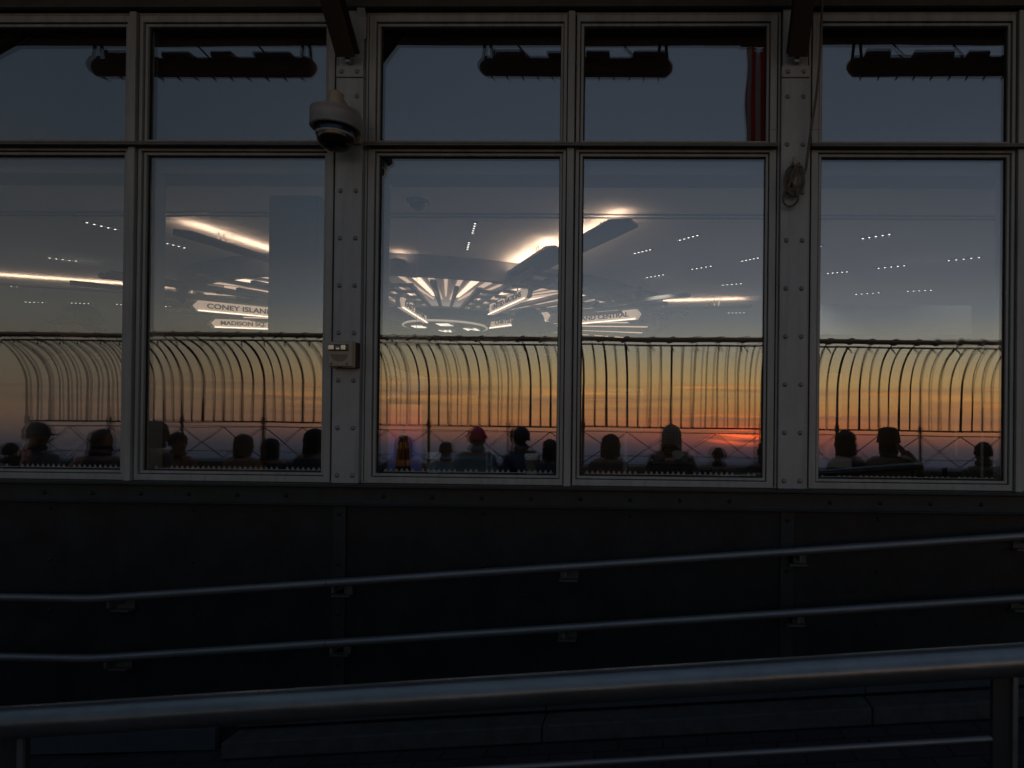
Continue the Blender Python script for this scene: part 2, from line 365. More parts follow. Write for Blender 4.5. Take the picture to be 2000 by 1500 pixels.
t = thing('header_beam', 'dark horizontal steel header running above the tall windows', 'beam', (-1.0, 0, 3.74))
MB().box(-7.5, 5.5, -0.05, 0.28, 3.745, 4.7).build('fascia', HEAD, t)
MB().box(-7.5, 5.5, -0.075, -0.051, 3.735, 3.752).build('drip_strip', HEAD, t, bevel=0.002)
MB().box(-7.5, 5.5, -0.10, -0.076, 3.80, 3.90).build('cover_strip', HEAD, t, bevel=0.003)
for i, k in enumerate((-1, 0, 1, 2)):
    xc = X0-0.1335+k*PITCH
    o = MB().box(xc-0.115, xc+0.115, 0.012, 0.16, PZ, 3.744).build('wall_pier', HEAD, None)
    o['label'] = ['dark steel pier behind the frame at the far left edge', 'dark steel pier behind the riveted pillar carrying the camera dome', 'dark steel pier behind the riveted pillar with the coiled rope', 'dark steel pier behind the frame at the far right edge'][i]; o['category'] = 'pier'; o['group'] = 'piers between the windows'

# ------------------------------------------------------------------ windows
def sheet(x0, x1, z0, z1, y, rx, rz, bulge, seed, nx=26, nz=30):
    rnd = random.Random(seed); ph = [rnd.uniform(0, 6.28) for _ in range(6)]; cx, cz = (x0+x1)/2, (z0+z1)/2
    mb = MB(); vs = []; fs = []
    for j in range(nz+1):
        for i in range(nx+1):
            x = x0+(x1-x0)*i/nx; z = z0+(z1-z0)*j/nz
            w = 0.00006*math.sin(x*11+ph[0])*math.sin(z*4+ph[1])+0.00005*math.sin(x*23+z*3+ph[2])+0.00005*math.sin(z*17+x*4+ph[3])
            vs.append((x, y+w+(x-cx)*rz+(z-cz)*rx+bulge*(x-cx)**2, z))
    for j in range(nz):
        for i in range(nx): a = j*(nx+1)+i; fs.append((a, a+1, a+nx+2, a+nx+1))
    mb.add(vs, fs); return mb
# small tilts and bends of each pane, as the photograph's broken reflections show (rx, rz, bulge)
TILTS = {('l',0):(0.0005,-0.002,0), ('l',1):(-0.001,0.001,0.0), ('l',2):(0.0006,-0.0015,0), ('l',3):(0.0,0.0,-0.008), ('l',4):(0.0004,0.001,0.002), ('u',0):(0.001,0.003,0.004), ('u',1):(0,-0.002,0), ('u',2):(-0.001,0.002,0), ('u',3):(0.0005,0,0.003), ('u',4):(-0.001,0.0015,0)}
BAYS = [(-1, 'window', 'tall grey framed four pane window left of the pillar with the camera dome'), (0, 'window', 'tall grey framed four pane window between the two riveted pillars'),
        (1, 'window', 'tall grey framed four pane window right of the pillar with the coiled rope')]
PANES = {}
for bi, (k, nm, lb) in enumerate(BAYS):
    xb = X0+k*PITCH
    t = thing('window', lb, 'window', (xb+0.944, 0, PZ), 'tall windows in the observatory wall')
    xl, xr = xb-0.052, xb+1.941+0.0
    fr, md, gk = MB(), MB(), MB()
    for c in range(2):
        px0 = xb+c*1.0; px1 = px0+PW
        wl, wr = (0.033, 0.016) if c == 0 else (0.016, 0.033)
        for z0, z1, wb, wt in ((ZL0, ZL1, 0.030, 0.014), (ZU0, ZU1, 0.010, 0.033)):
            bead = MB().ring(px0-0.013, px1+0.013, z0-0.013, z1+0.013, (0.013,)*4, -0.021, 0.004)
            bead.build('glazing_bead', ALU, t, bevel=0.002)
            gk.ring(px0-0.0005, px1+0.0005, z0-0.0005, z1+0.0005, (0.0045,)*4, -0.006, 0.003)
            gk.ring(px0-0.0165, px1+0.0165, z0-0.0165, z1+0.0165, (0.0034,)*4, -0.010, 0.003)
            fr.ring(px0-0.0166-wl, px1+0.0166+wr, z0-0.0166-wb, z1+0.0166+wt, (wl, wr, wb, wt), -0.033, 0.003)
            sd = 100+bi*20+c*5+(1 if z0 > 3 else 0)
            key = ('u' if z0 > 3 else 'l', bi*2+c)
            rx, rz, bu = TILTS.get(key, (0,0,0)) if 'TILTS' in globals() else (0,0,0)
            p = sheet(px0-0.004, px1+0.004, z0-0.004, z1+0.004, 0.0, rx, rz, bu, sd).build('pane', GLASS_O, t, smooth=True)
            q = sheet(px0-0.004, px1+0.004, z0-0.004, z1+0.004, 0.013, rx+0.0006*math.sin(sd), rz+(0.0022 if sd % 2 else 0.0015)*(1 if c else -1), bu*0.6, sd+3).build('inner_pane', GLASS_I, p, smooth=True)
    fr.build('frame', ALU, t, bevel=0.0025)
    gk.build('gasket', DARK, t)
    xm = xb+PW+0.0555
    MB().box(xm-0.0165, xm+0.0165, -0.05, 0.003, ZL0-0.05, ZU1+0.06).box(xm-0.03, xm+0.03, 0.016, 0.15, ZL0-0.05, ZU1+0.07).build('mullion', ALU, t, bevel=0.003)
    MB().box(xb-0.055, xb+1.944, -0.079, -0.034, 3.0715, 3.081).box(xb-0.055, xb+1.944, -0.079, -0.072, 3.064, 3.0714).build('drip_rail', mat('dark drip rail', (0.13, 0.13, 0.125), 0.5, 0.1, 0.2, 10), t, bevel=0.0015)
    MB().box(xb-0.058, xb+1.947, 0.0035, 0.012, PZ+0.003, 3.7445).build if False else None
    ob = MB().ring(xb-0.066, xb+1.955, PZ+0.0035, 3.7345, (0.011, 0.011, 0.004, 0.012), -0.028, 0.011); ob.build('outer_frame', ALU, t, bevel=0.002)
    for x in (xb-0.028, xb+1.917): MB().box(x-0.018, x+0.018, -0.0335, -0.033, 3.16, 3.1615).build('joint_line', DARK, t)
    # row of small white triangles along the bottom of each lower pane, stuck to the inside
    for c in range(2):
        z = MB(); px0 = xb+c*1.0; nt_ = 32; top_ = []
        for i in range(nt_):
            a = px0+0.02+i*0.0265; hz = 0.0095 if random.random() < 0.1 else (0.016 if bi == 2 else 0.025)
            top_ += [(a, 0.03, ZL0+0.0085), (a+0.004, 0.03, ZL0+0.009), (a+0.0125, 0.03, ZL0+hz), (a+0.021, 0.03, ZL0+0.009)]
        for k_ in range(len(top_)-1):
            p_, q_ = top_[k_], top_[k_+1]; o_ = len(z.v); z.v += [Vector((p_[0], 0.03, ZL0+0.006)), Vector((q_[0], 0.03, ZL0+0.006)), Vector(q_), Vector(p_)] if k_ == 0 else [Vector((q_[0], 0.03, ZL0+0.006)), Vector(q_)]
            z.f.append((0, 1, 2, 3) if k_ == 0 else ((1, 4, 5, 2) if k_ == 1 else (o_-2, o_, o_+1, o_-1)))
        z.build('zigzag_strip', mat('white strip', (0.75,0.75,0.72), 0.6), t)
    MB().box(xb-0.05, xb+1.94, 0.06, 0.075, 3.10, 3.72).build('spandrel_panel', BLACK, t)
    MB().box(xb-0.05, xb+1.94, 0.09, 0.28, 2.985, 3.098).build('lintel', LINT, t)
    MB().box(xb-0.05, xb+1.94, 0.022, 0.26, 1.40, 1.470).build('inner_sill', mat('dark inner sill', (0.03,0.03,0.03), 0.6), t)

# ------------------------------------------------------------------ riveted pillars
PILL = ['grey riveted steel pillar left of the middle window carrying the camera dome and alarm', 'grey riveted steel pillar right of the middle window with the coiled rope', 'grey riveted pillar at the far left of the wall', 'grey riveted pillar at the far right of the wall']
for i, k in enumerate((0, 1)):
    xc = X0-0.1335+k*PITCH
    t = thing('riveted_pillar', PILL[i], 'pillar', (xc, -0.05, PZ), 'riveted pillars between the windows')
    MB().box(xc-0.0665, xc+0.0665, -0.055, 0.011, PZ+0.004, 3.40).build('plate', ALU2, t, bevel=0.003)
    MB().box(xc-0.0665, xc+0.0665, -0.058, 0.011, 3.403, 3.46).build('cap_plate', ALU2, t, bevel=0.003)
    MB().box(xc-0.060, xc+0.060, -0.045, 0.011, 3.4605, 3.743).build('upper_plate', ALU2, t, bevel=0.003)
    MB().box(xc-0.0665, xc-0.0635, -0.075, -0.0555, PZ+0.01, 3.398).box(xc+0.0635, xc+0.0665, -0.075, -0.0555, PZ+0.01, 3.398).build('flange', ALU2, t) if False else None
    for j in range(8):
        for s in (-1, 1): stud('rivet', xc+s*0.0375, -0.0553, PZ+0.042+j*0.2300, 0.0098, RIVM, t)
    for s in (-1, 1):
        stud('rivet', xc+s*0.0375, -0.0553, PZ+0.042+8*0.2300, 0.0098, RIVM, t); stud('rivet', xc+s*0.0375, -0.0583, 3.428, 0.0098, RIVM, t)

# ------------------------------------------------------------------ canopy, its struts, heaters, flag
t = thing('canopy', 'dark bronze canopy roof projecting over the windows, its edge mirrored along their top', 'canopy', (-1.0, -0.05, 4.4))
MB().box(-7.5, 5.5, -1.34, -0.051, 4.52, 4.58).build('roof_panel', BRON, t)
MB().box(-7.5, 5.5, -1.36, -1.28, 4.335, 4.519).build('edge_beam', EDGE, t)
for i, k in enumerate((-1, 0, 1, 2)):
    xc = X0-0.1335+k*PITCH
    t = thing('canopy_strut', ['dark steel strut at the far left rising to the canopy', 'dark steel strut above the pillar with the camera dome, rising to the canopy', 'dark steel strut above the pillar with the coiled rope, rising to the canopy', 'dark steel strut at the far right rising to the canopy'][i], 'strut', (xc, -0.06, 3.46), 'diagonal struts under the canopy')
    a, b = Vector((xc, -0.075, 3.50)), Vector((xc, -1.0, 4.50)); up = Vector((0, 1, 0.9))
    mb = MB()
    mb.beam(a, b, 0.010, 0.07, up)
    for s in (-1, 1):
        off = Vector((0, 1, 0.925)).normalized()*0.033*s
        mb.beam(a+off, b+off, 0.092, 0.007, up)
    mb.build('channel', BRON, t, bevel=0.002)
    MB().box(xc-0.012, xc+0.012, -0.085, -0.0585, 3.462, 3.505).build('clevis', ALU, t, bevel=0.002)
    MB().add([(xc+0.035,-0.047,3.70),(xc+0.075,-0.047,3.70),(xc+0.075,-0.047,3.60),(xc+0.05,-0.047,3.58),(xc+0.035,-0.07,3.74),(xc+0.075,-0.07,3.74)], [(0,1,2,3),(0,4,5,1)]).build('gusset', ALU2, t)
HEAT = [(178, 615, 'long dark heater hanging from the canopy edge, mirrored in the upper left windows', 11), (935, 1315, 'long dark heater hanging from the canopy edge, mirrored in the upper middle windows', 12), (1655, 2095, 'long dark heater hanging from the canopy edge, mirrored in the upper right window', 13)]
for a, b, lb, sd in HEAT:
    rnd = random.Random(sd); yv = 1.34
    x0 = aty(a, 130, yv).x; x1 = aty(b, 130, yv).x; zb = aty(a, 152, yv).z+0.012; y = -yv
    t = thing('patio_heater', lb, 'heater', ((x0+x1)/2, y, zb), 'heaters under the canopy edge')
    r = 0.066
    MB().tube([(x0,y,zb+r),(x0+0.02,y,zb+r),(x0+0.05,y,zb+r),(x1-0.05,y,zb+r),(x1-0.02,y,zb+r),(x1,y,zb+r)], [0.02, 0.045, r, r, 0.045, 0.02], 14).build('housing', EDGE, t)
    xx = x0+0.12
    while xx < x1-0.25:
        w = rnd.uniform(0.12, 0.3); h = rnd.uniform(0.02, 0.035); MB().box(xx, xx+w, y-0.05, y+0.05, zb+2*r-0.012, zb+2*r+h).build('control_box', EDGE, t, bevel=0.012); xx += w+rnd.uniform(0.06, 0.2)
    mb = MB()
    for q in range(12):
        xq = x0+0.1+(x1-x0-0.2)*q/11; mb.box(xq-0.003, xq+0.003, y-0.035, y+0.035, zb-0.012, zb)
    mb.box(x0+0.08, x1-0.08, y+0.03, y+0.036, zb-0.012, zb-0.006).build('grille', mat('heater grille', (0.22,0.15,0.09), 0.4, 0.6), t)
    for xs in (x0+0.07, x1-0.07):
        for dx in (-0.035, 0.035): MB().tube([(xs+dx, y, zb+0.1), (xs+dx*0.6, y, 4.34)], 0.011, 8).build('hanger', BRON, t)
    for q in range(3):
        xq = x0+(x1-x0)*(0.2+0.27*q); pts = [(xq+0.10*s*s-0.1*s+0.12*s, y, 4.335-(4.335-zb-0.1)*s+0.02*math.sin(s*PI)) for s in [i/8 for i in range(9)]]
        MB().tube(pts, 0.006, 6).build('cable', DARK, t)
# striped flag hanging from the canopy edge
a = aty(1462, 80, 1.33); b = aty(1575, 276, 1.33); y = -1.42
t = thing('flag', 'red and white striped flag hanging limp, mirrored beside the right pillar', 'flag', (a.x, y, b.z))
def flagM():
    M = mat('flag cloth', (0.5, 0.03, 0.03), 0.85); tt = M.node_tree; bb = tt.nodes['Principled BSDF']; c_ = tt.nodes.new('ShaderNodeTexCoord'); sp = tt.nodes.new('ShaderNodeSeparateXYZ'); tt.links.new(c_.outputs['Generated'], sp.inputs[0])
    f_ = tt.nodes.new('ShaderNodeMath'); f_.operation = 'PINGPONG'; tt.links.new(sp.outputs[0], f_.inputs[0]); f_.inputs[1].default_value = 1/13
    g = tt.nodes.new('ShaderNodeMath'); g.operation = 'GREATER_THAN'; tt.links.new(f_.outputs[0], g.inputs[0]); g.inputs[1].default_value = 1/26
    mx = tt.nodes.new('ShaderNodeMix'); mx.data_type = 'RGBA'; tt.links.new(g.outputs[0], mx.inputs[0]); mx.inputs[6].default_value = (0.5,0.03,0.03,1); mx.inputs[7].default_value = (0.5,0.48,0.46,1)
    tt.links.new(mx.outputs[2], bb.inputs['Base Color']); tl = tt.nodes.new('ShaderNodeBsdfTranslucent'); tt.links.new(mx.outputs[2], tl.inputs[0]); ms = tt.nodes.new('ShaderNodeMixShader'); ms.inputs[0].default_value = 0.45
    tt.links.new(bb.outputs[0], ms.inputs[1]); tt.links.new(tl.outputs[0], ms.inputs[2]); tt.links.new(ms.outputs[0], tt.nodes['Material Output'].inputs[0]); return M
mb = MB(); vs = []; fs = []
for j in range(25):
    for u in range(40): uu = u/3; vs.append((a.x+(b.x-a.x)*uu/13+0.008*math.sin(j*0.35+uu*0.6), y+0.022*math.sin(uu*1.7+j*0.12), a.z-(a.z-b.z)*j/24))
for j in range(24):
    for u in range(39): k = j*40+u; fs.append((k, k+1, k+41, k+40))
mb.add(vs, fs); o = mb.build('cloth', flagM(), t, smooth=True); MB().tube([(a.x-0.04, y, a.z+0.02), (b.x+0.04, y, a.z+0.02)], 0.012, 8).build('flag_rod', BRON, t)
MB().tube([(a.x+0.05, y, a.z+0.02), (a.x+0.05, y+0.08, 4.38)], 0.006, 6).build('cord', DARK, t)

# ------------------------------------------------------------------ fittings on the pillars
# dome camera on a gooseneck bracket
yc = -0.185; c = aty(655, 238, yc)
t = thing('security_camera', 'off white dome security camera on a bracket at the left pillar', 'camera', (c.x, yc, c.z-0.1))
R_ = 0.110
MB().lathe([(0.02, 0.075), (0.03, 0.072), (R_*0.9, 0.052), (R_*0.985, 0.047), (R_, 0.040), (R_*1.0, 0.036), (R_*0.985, 0.034), (R_*0.985, -0.022), (R_*1.0, -0.024), (R_, -0.032), (R_*0.95, -0.036), (R_*0.82, -0.034), (R_*0.80, -0.01), (0.01, -0.008)], c, 48).build('shroud', OFFW, t)
MB().lathe([(R_*0.76, -0.012), (R_*0.76, -0.060), (R_*0.73, -0.062), (0.01, -0.061)], c, 40).build('lens_band', LENSB, t)
MB().lathe([(R_*0.765, -0.0605), (R_*0.77, -0.066), (R_*0.75, -0.071), (R_*0.72, -0.071)], c, 40).build('trim_ring', OFFW, t)
MB().lathe([(R_*0.735, -0.0712)]+[(R_*0.735*math.cos(q*PI/16), -0.0712-R_*0.62*math.sin(q*PI/16)) for q in range(1, 8)]+[(0.0008, -0.0712-R_*0.62)], c, 40).build('dome', SMOKE, t)
xw = X0-0.1335
MB().tube([(c.x, yc, c.z+0.055), (c.x, yc, c.z+0.085), (c.x, yc, c.z+0.135), (c.x, yc, c.z+0.142)], [0.036, 0.034, 0.029, 0.02], 20).build('collar', CREAM, t)
MB().hexa([(c.x-0.026,yc,c.z+0.05),(c.x+0.026,yc,c.z+0.05),(c.x+0.026,yc,c.z+0.135),(c.x-0.026,yc,c.z+0.135)], [(xw+0.000,-0.07,c.z-0.02),(xw+0.055,-0.07,c.z-0.02),(xw+0.055,-0.07,c.z+0.05),(xw+0.000,-0.07,c.z+0.05)]).build('bracket_arm', CREAM, t, bevel=0.008)
MB().box(xw-0.01, xw+0.066, -0.072, -0.0555, c.z-0.055, c.z+0.07).build('wall_plate', CREAM, t, bevel=0.003)
for s in (-0.04, 0.055): stud('screw', xw+0.058, -0.0722, c.z+s, 0.005, ALU, t)
# fire alarm: speaker with strobe
a = aty(640, 716, -0.12); b = aty(689, 666, -0.12)
t = thing('fire_alarm', 'cream square fire alarm with clear strobe and round speaker grille', 'alarm', ((a.x+b.x)/2, -0.06, a.z))
MB().box(a.x+0.002, b.x+0.008, -0.10, -0.0555, a.z-0.002, b.z-0.004).build('back_box', mat('rust red box', (0.07, 0.028, 0.022), 0.7, 0, 0.3, 20), t, bevel=0.003)
MB().hexa([(a.x+0.004,-0.1205,a.z+0.004),(b.x-0.004,-0.1205,a.z+0.004),(b.x-0.004,-0.1205,b.z-0.004),(a.x+0.004,-0.1205,b.z-0.004)], [(a.x-0.001,-0.1005,a.z-0.006),(b.x+0.006,-0.1005,a.z-0.006),(b.x+0.006,-0.1005,b.z),(a.x-0.001,-0.1005,b.z)]).build('faceplate', CREAM, t, bevel=0.003)
cx_ = (a.x+b.x)/2-0.004; cz_ = (a.z+b.z)/2+0.008
mb = MB()
for q in range(11):
    zz = cz_-0.012-q*0.0038; hw = math.sqrt(max(0.0, 0.044**2-(zz-cz_)**2))
    if hw > 0.004: mb.box(cx_-hw, cx_-0.0012, -0.1222, -0.1206, zz-0.0012, zz+0.0012).box(cx_+0.0012, cx_+hw, -0.1222, -0.1206, zz-0.0012, zz+0.0012)
mb.build('speaker_grille', mat('grille cream', (0.2, 0.175, 0.125), 0.6), t)
MB().box(cx_-0.052, cx_+0.044, -0.124, -0.1207, cz_+0.006, cz_+0.037).build('strobe_base', LENSB, t, bevel=0.002)
MB().box(cx_-0.048, cx_-0.022, -0.134, -0.1242, cz_+0.009, cz_+0.034).box(cx_+0.012, cx_+0.034, -0.134, -0.1242, cz_+0.009, cz_+0.034).box(cx_-0.014, cx_+0.004, -0.13, -0.1242, cz_+0.010, cz_+0.022).build('reflector', CHROM, t, bevel=0.004)
MB().tube([(cx_-0.05,-0.132,cz_+0.0215),(cx_-0.045,-0.134,cz_+0.0215),(cx_+0.038,-0.134,cz_+0.0215),(cx_+0.048,-0.132,cz_+0.0215)], [0.006,0.0145,0.0145,0.006], 14).build('strobe_lens', glass('strobe clear', 0.12), t)
for s in (-0.038, 0.036): stud('screw', cx_+s, -0.1206, a.z+0.014, 0.0035, BRON, t)
MB().box(cx_-0.012, cx_+0.012, -0.1125, -0.1005, a.z-0.0035, a.z+0.001).build('slot', DARK, t)
# cleat with a coiled rope
cc = aty(1551, 352, -0.08); xc = cc.x
t = thing('cleat', 'grey metal rope cleat bolted to the right pillar', 'cleat', (xc, -0.056, cc.z))
MB().tube([(xc, -0.085, cc.z+0.108), (xc, -0.088, cc.z+0.08), (xc, -0.088, cc.z-0.05), (xc+0.004, -0.085, cc.z-0.075)], [0.008, 0.011, 0.011, 0.008], 10).build('horn', ALU, t)
MB().box(xc-0.02, xc+0.02, -0.078, -0.0555, cc.z-0.03, cc.z+0.04).build('base_block', ALU, t, bevel=0.006)
t = thing('rope', 'grey rope hanging from the canopy and coiled round the cleat on the right pillar', 'rope', (xc, -0.09, cc.z-0.1))
def P(px, py, y=-0.1): return aty(px, py, y)
top = P(1606, -60, -0.16)
MB().tube([top, P(1606, 10, -0.16), P(1604, 60, -0.15), P(1600, 130, -0.14), P(1594, 190, -0.13), P(1585, 245, -0.12), P(1579, 290, -0.11), P(1574, 330, -0.105), P(1566, 352, -0.105)], 0.0062, 8).build('hanging_line', ROPE, t)
def smooth_path(pts, n=8):
    o = []; P_ = [pts[0]]+pts+[pts[-1]]
    for i in range(1, len(P_)-2):
        for j in range(n):
            s = j/n; p0, p1, p2, p3 = P_[i-1], P_[i], P_[i+1], P_[i+2]
            o.append(0.5*((2*p1)+(p2-p0)*s+(2*p0-5*p1+4*p2-p3)*s*s+(3*p1-p0-3*p2+p3)*s**3))
    o.append(pts[-1]); return o
mb = MB()
for k, (dx, dz, w, h, tilt) in enumerate(((0,0,0.042,0.068,0.15),(0.004,-0.006,0.034,0.072,-0.12),(-0.004,-0.012,0.045,0.062,0.05),(0.006,0.004,0.027,0.06,-0.3))):
    pts = []
    for q in range(24):
        a_ = 2*PI*q/24; x = w*math.cos(a_); z = h*math.sin(a_); pts.append((xc+dx+x*math.cos(tilt)-z*math.sin(tilt), -0.098-0.004*k-0.006*math.sin(2*a_+k), cc.z-0.005+dz+x*math.sin(tilt)+z*math.cos(tilt)))
    mb.tube(pts, 0.0062, 8, closed=True)
lp = [P(1561, 318, -0.115), P(1545, 345, -0.12), P(1556, 372, -0.118), P(1558, 392, -0.1), P(1543, 403, -0.09), P(1531, 396, -0.09), P(1531, 380, -0.1), P(1540, 362, -0.118), P(1556, 338, -0.122), P(1548, 318, -0.115)]
mb.tube(smooth_path([Vector(p) for p in lp]), 0.0062, 8); mb.build('coil', ROPE, t)

# ------------------------------------------------------------------ handrails
def rail(pxs, y, r): return [aty(px, py, y) for px, py in pxs]
for nm, pts, lb, bx in (('handrail', [(-260, 1161), (0, 1165), (183, 1169.5), (600, 1143), (1000, 1116), (1500, 1081), (2000, 1047), (2250, 1030)], 'upper dark steel handrail fixed to the navy wall, bent upward near the left', [(232, 1), (662, 1), (1108, 1), (1558, 1), (2003, 1)]),
                        ('handrail', [(-260, 1281), (0, 1283), (180, 1286.5), (600, 1260), (1000, 1234), (1500, 1201), (2000, 1168), (2250, 1152)], 'lower dark steel handrail fixed to the navy wall, bent upward near the left', [(228, 1), (660, 1), (1106, 1), (1555, 1), (2000, 1)])):
    yr = -0.16; q = [aty(a, b, yr) for a, b in pts]
    # true straight flight: fit the sloping run between its ends
    k0, k1 = q[2], q[6]
    line = lambda x: k0+(k1-k0)*((x-k0.x)/(k1.x-k0.x))
    pl = [Vector((-6.5, yr, k0.z)), Vector((k0.x-0.06, yr, k0.z)), Vector((k0.x-0.02, yr, k0.z+0.0006)), Vector((k0.x+0.02, yr, line(k0.x+0.02).z+0.0006)), line(k0.x+0.07), line(k0.x+1), line(0.6), line(3.2)]
    t = thing('handrail', lb, 'handrail', (k0.x+2, yr, k0.z), 'handrails along the wall')
    MB().tube(pl, 0.0195, 20).build('pipe', PIPE, t)
    for bxp, _ in bx:
        x = aty(bxp, 1150, -0.1).x; z = line(max(x, k0.x)).z
        mb = MB().box(x-0.040, x+0.047, -0.062, -0.0535, z-0.085, z-0.028).box(x-0.006, x+0.006, -0.165, -0.0625, z-0.05, z-0.0195)
        mb.box(x-0.040, x+0.047, -0.10, -0.0625, z-0.085, z-0.074).build('wall_bracket', WELD, t, bevel=0.002)
    for xs in (aty(640, 1140, yr).x,):
        z = line(xs).z; d = (k1-k0).normalized(); MB().tube([line(xs)-d*0.001, line(xs)+d*0.001], 0.0199, 20).build('joint', DARK, t)
# near railing on the outer side of the ramp
yn = -2.04
A, B = aty(0, 1412, yn), aty(2000, 1288, yn); line = lambda x: A+(B-A)*((x-A.x)/(B.x-A.x))
t = thing('railing', 'blurred dark steel ramp railing crossing the foreground', 'railing', (B.x, yn, 0))
MB().tube([line(-3.0), line(-1.5), line(0), line(2.0)], 0.0305, 28).build('top_rail', mat('worn dark railing', (0.20, 0.22, 0.235), 0.3, 0.75, 0.2, 11, 0.0006, (0.5, 3, 3), stain=0.25), t)
A2, B2 = aty(1050, 1496, yn), aty(1950, 1442, yn); line2 = lambda x: A2+(B2-A2)*((x-A2.x)/(B2.x-A2.x))
xp = aty(1958, 1400, yn).x; xq = aty(30, 1480, yn).x
MB().tube([line2(-3.0), line2(xq), line2(xp)], 0.0055, 12).build('lower_rail', PIPE, t)
for x, w in ((xp, 0.021), (xq, 0.025), (xp+1.55, 0.021)):
    z = line(x).z
    MB().box(x-w, x+w, yn-0.006, yn+0.006, ramp_z(x)+0.002, z-0.028).build('post', mat('post steel', (0.05,0.055,0.06), 0.5, 0.4, 0.2), t, bevel=0.002)
    MB().box(x+w*0.6, x+w*1.05, yn-0.014, yn-0.0062, z-0.4, z-0.018).build('post_edge', PIPE, t, bevel=0.001)

# ------------------------------------------------------------------ deck parapet and safety fence behind the viewer
DF = 9.4; yf = -(DF-D0)
zb = aty(1301, 835, DF-D0).z; zt = aty(1301, 673, DF-0.55-D0).z
t = thing('deck_parapet', 'low stone parapet along the outer edge of the deck, under the fence', 'parapet', (0, yf, 0))
MB().box(-14, 12, yf-0.25, yf+0.2, 0.002, 1.05).build('stone_base', mat('parapet stone', (0.12,0.12,0.125), 0.8, 0, 0.15, 5), t, bevel=0.01)
MB().box(-14, 12, yf-0.3, yf+0.25, 1.052, 1.13).build('coping', mat('parapet coping', (0.14,0.14,0.14), 0.8, 0, 0.15, 5), t, bevel=0.015)
SP = 20.1*DF/1333; SEC = 8*SP
def bar_path(x, z0, top_extra=0.0):
    pts = [(x, yf, z0), (x, yf, zt-0.55)]
    n = 9
    for q in range(1, n+1):
        a_ = q/n*rad(72); pts.append((x, yf+0.55*(1-math.cos(a_))*1.25, zt-0.55+0.58*math.sin(a_)))
    if top_extra:
        p, p0 = Vector(pts[-1]), Vector(pts[-2]); d = (p-p0).normalized(); pts.append(tuple(p+d*top_extra)); 
    return pts
tip = Vector(bar_path(0, zb)[-1])
xs0 = aty(1312, 800, DF-D0).x
proto = None
bar_me = None
for k in range(-8, 4):
    x = xs0+k*SEC
    if proto is None:
        t = thing('fence_section', 'bay of tall dark inward curving steel safety fence, mirrored in the window glass', 'fence', (x, yf, 1.13), 'safety fence bays round the deck')
        MB().tube([(x,yf,1.13),(x,yf,zb)]+bar_path(x, zb)[1:], [0.021, 0.021]+[0.0145]*10, 8).tube([(x-0.001,yf,zb-0.03),(x-0.001,yf,zb+0.06)], 0.030, 8).build('post', FENC, t)
        for j in range(1, 8):
            thick = 0.0145 if j % 2 == 0 else 0.0115
            mb = MB().tube(bar_path(x+j*SP, zb, 0.16 if j % 2 == 0 else 0.05), [thick]*10+[thick*0.8, 0.002], 6)
            if j % 2 == 0: mb.tube([(x+j*SP, yf, zb), (x+j*SP, yf, zb+0.30)], 0.017, 8)
            mb.build('bar', FENC, t)
        MB().box(x, x+SEC, yf-0.015, yf+0.015, zb-0.012, zb+0.010).box(x, x+SEC, yf-0.012, yf+0.012, zb-0.075, zb-0.062).build('bottom_rail', FENC, t)
        MB().tube([(x,tip.y,tip.z),(x+SEC,tip.y,tip.z)], 0.012, 8).build('tip_rail', FENC, t)
        MB().tube([(x,tip.y+0.16,tip.z+0.055),(x+SEC,tip.y+0.16,tip.z+0.055)], 0.032, 10).build('top_rail', RAILB, t)
        mb = MB()
        for j in range(0, 8, 2):
            mb = MB(); xx = x+j*SP+random.uniform(-0.02, 0.02); mb.tube([(xx+0.05*math.cos(a_*0.52), tip.y+0.16-0.06*math.sin(a_*0.52), tip.z+0.055+0.042*math.sin(a_*0.52+0.6)) for a_ in range(12)], 0.011, 6, closed=True)
            mb.tube([(xx, tip.y, tip.z), (xx+0.03, tip.y+0.05, tip.z-0.06), (xx+0.045, tip.y+0.06, tip.z-0.10)], [0.010, 0.008, 0.002], 6)
            mb.build('clamp', FENC, t)
        mb = MB(); zc = zb-0.07; z1 = 1.16; n2 = 2; w2 = SEC/n2
        for j in range(n2):
            for s in ((j*w2, zc, (j+1)*w2, z1), (j*w2, z1, (j+1)*w2, zc)): mb.tube([(x+s[0], yf, s[1]), (x+s[2], yf, s[3])], 0.0065, 6)
        mb.tube([(x, yf, (zc+z1)/2-0.12), (x+SEC, yf, (zc+z1)/2-0.12)], 0.005, 6)
        mb.build('wire', FENC, t)
        proto = t; px_ = x
    else:
        c = copy_tree(proto); c.location.x = x

exec_people = True
# ------------------------------------------------------------------ people
SKIN = [mat('skin fair', (0.36, 0.20, 0.14), 0.5, 0, 0.06, 20), mat('skin tan', (0.22, 0.12, 0.08), 0.5, 0, 0.06, 20), mat('skin dark', (0.09, 0.05, 0.035), 0.5, 0, 0.06, 20)]
def skinned(name, verts, edges, radii, material, parent, root=0, sub=1):
    me = bpy.data.meshes.new(name); me.from_pydata([tuple(v) for v in verts], edges, []); me.materials.append(material)
    o = bpy.data.objects.new(name, me); COL.objects.link(o); o.parent = parent
    md = o.modifiers.new('skin', 'SKIN'); md.use_smooth_shade = True
    for i, r in enumerate(radii): me.skin_vertices[0].data[i].radius = r if isinstance(r, tuple) else (r, r)
    me.skin_vertices[0].data[root].use_root = True
    sb = o.modifiers.new('sub', 'SUBSURF'); sb.levels = sub; sb.render_levels = sub
    return o
def cloth(name, c, var=0.2, **k): return mat(name, c, 0.85, 0, var, 40, 0.002, **k)
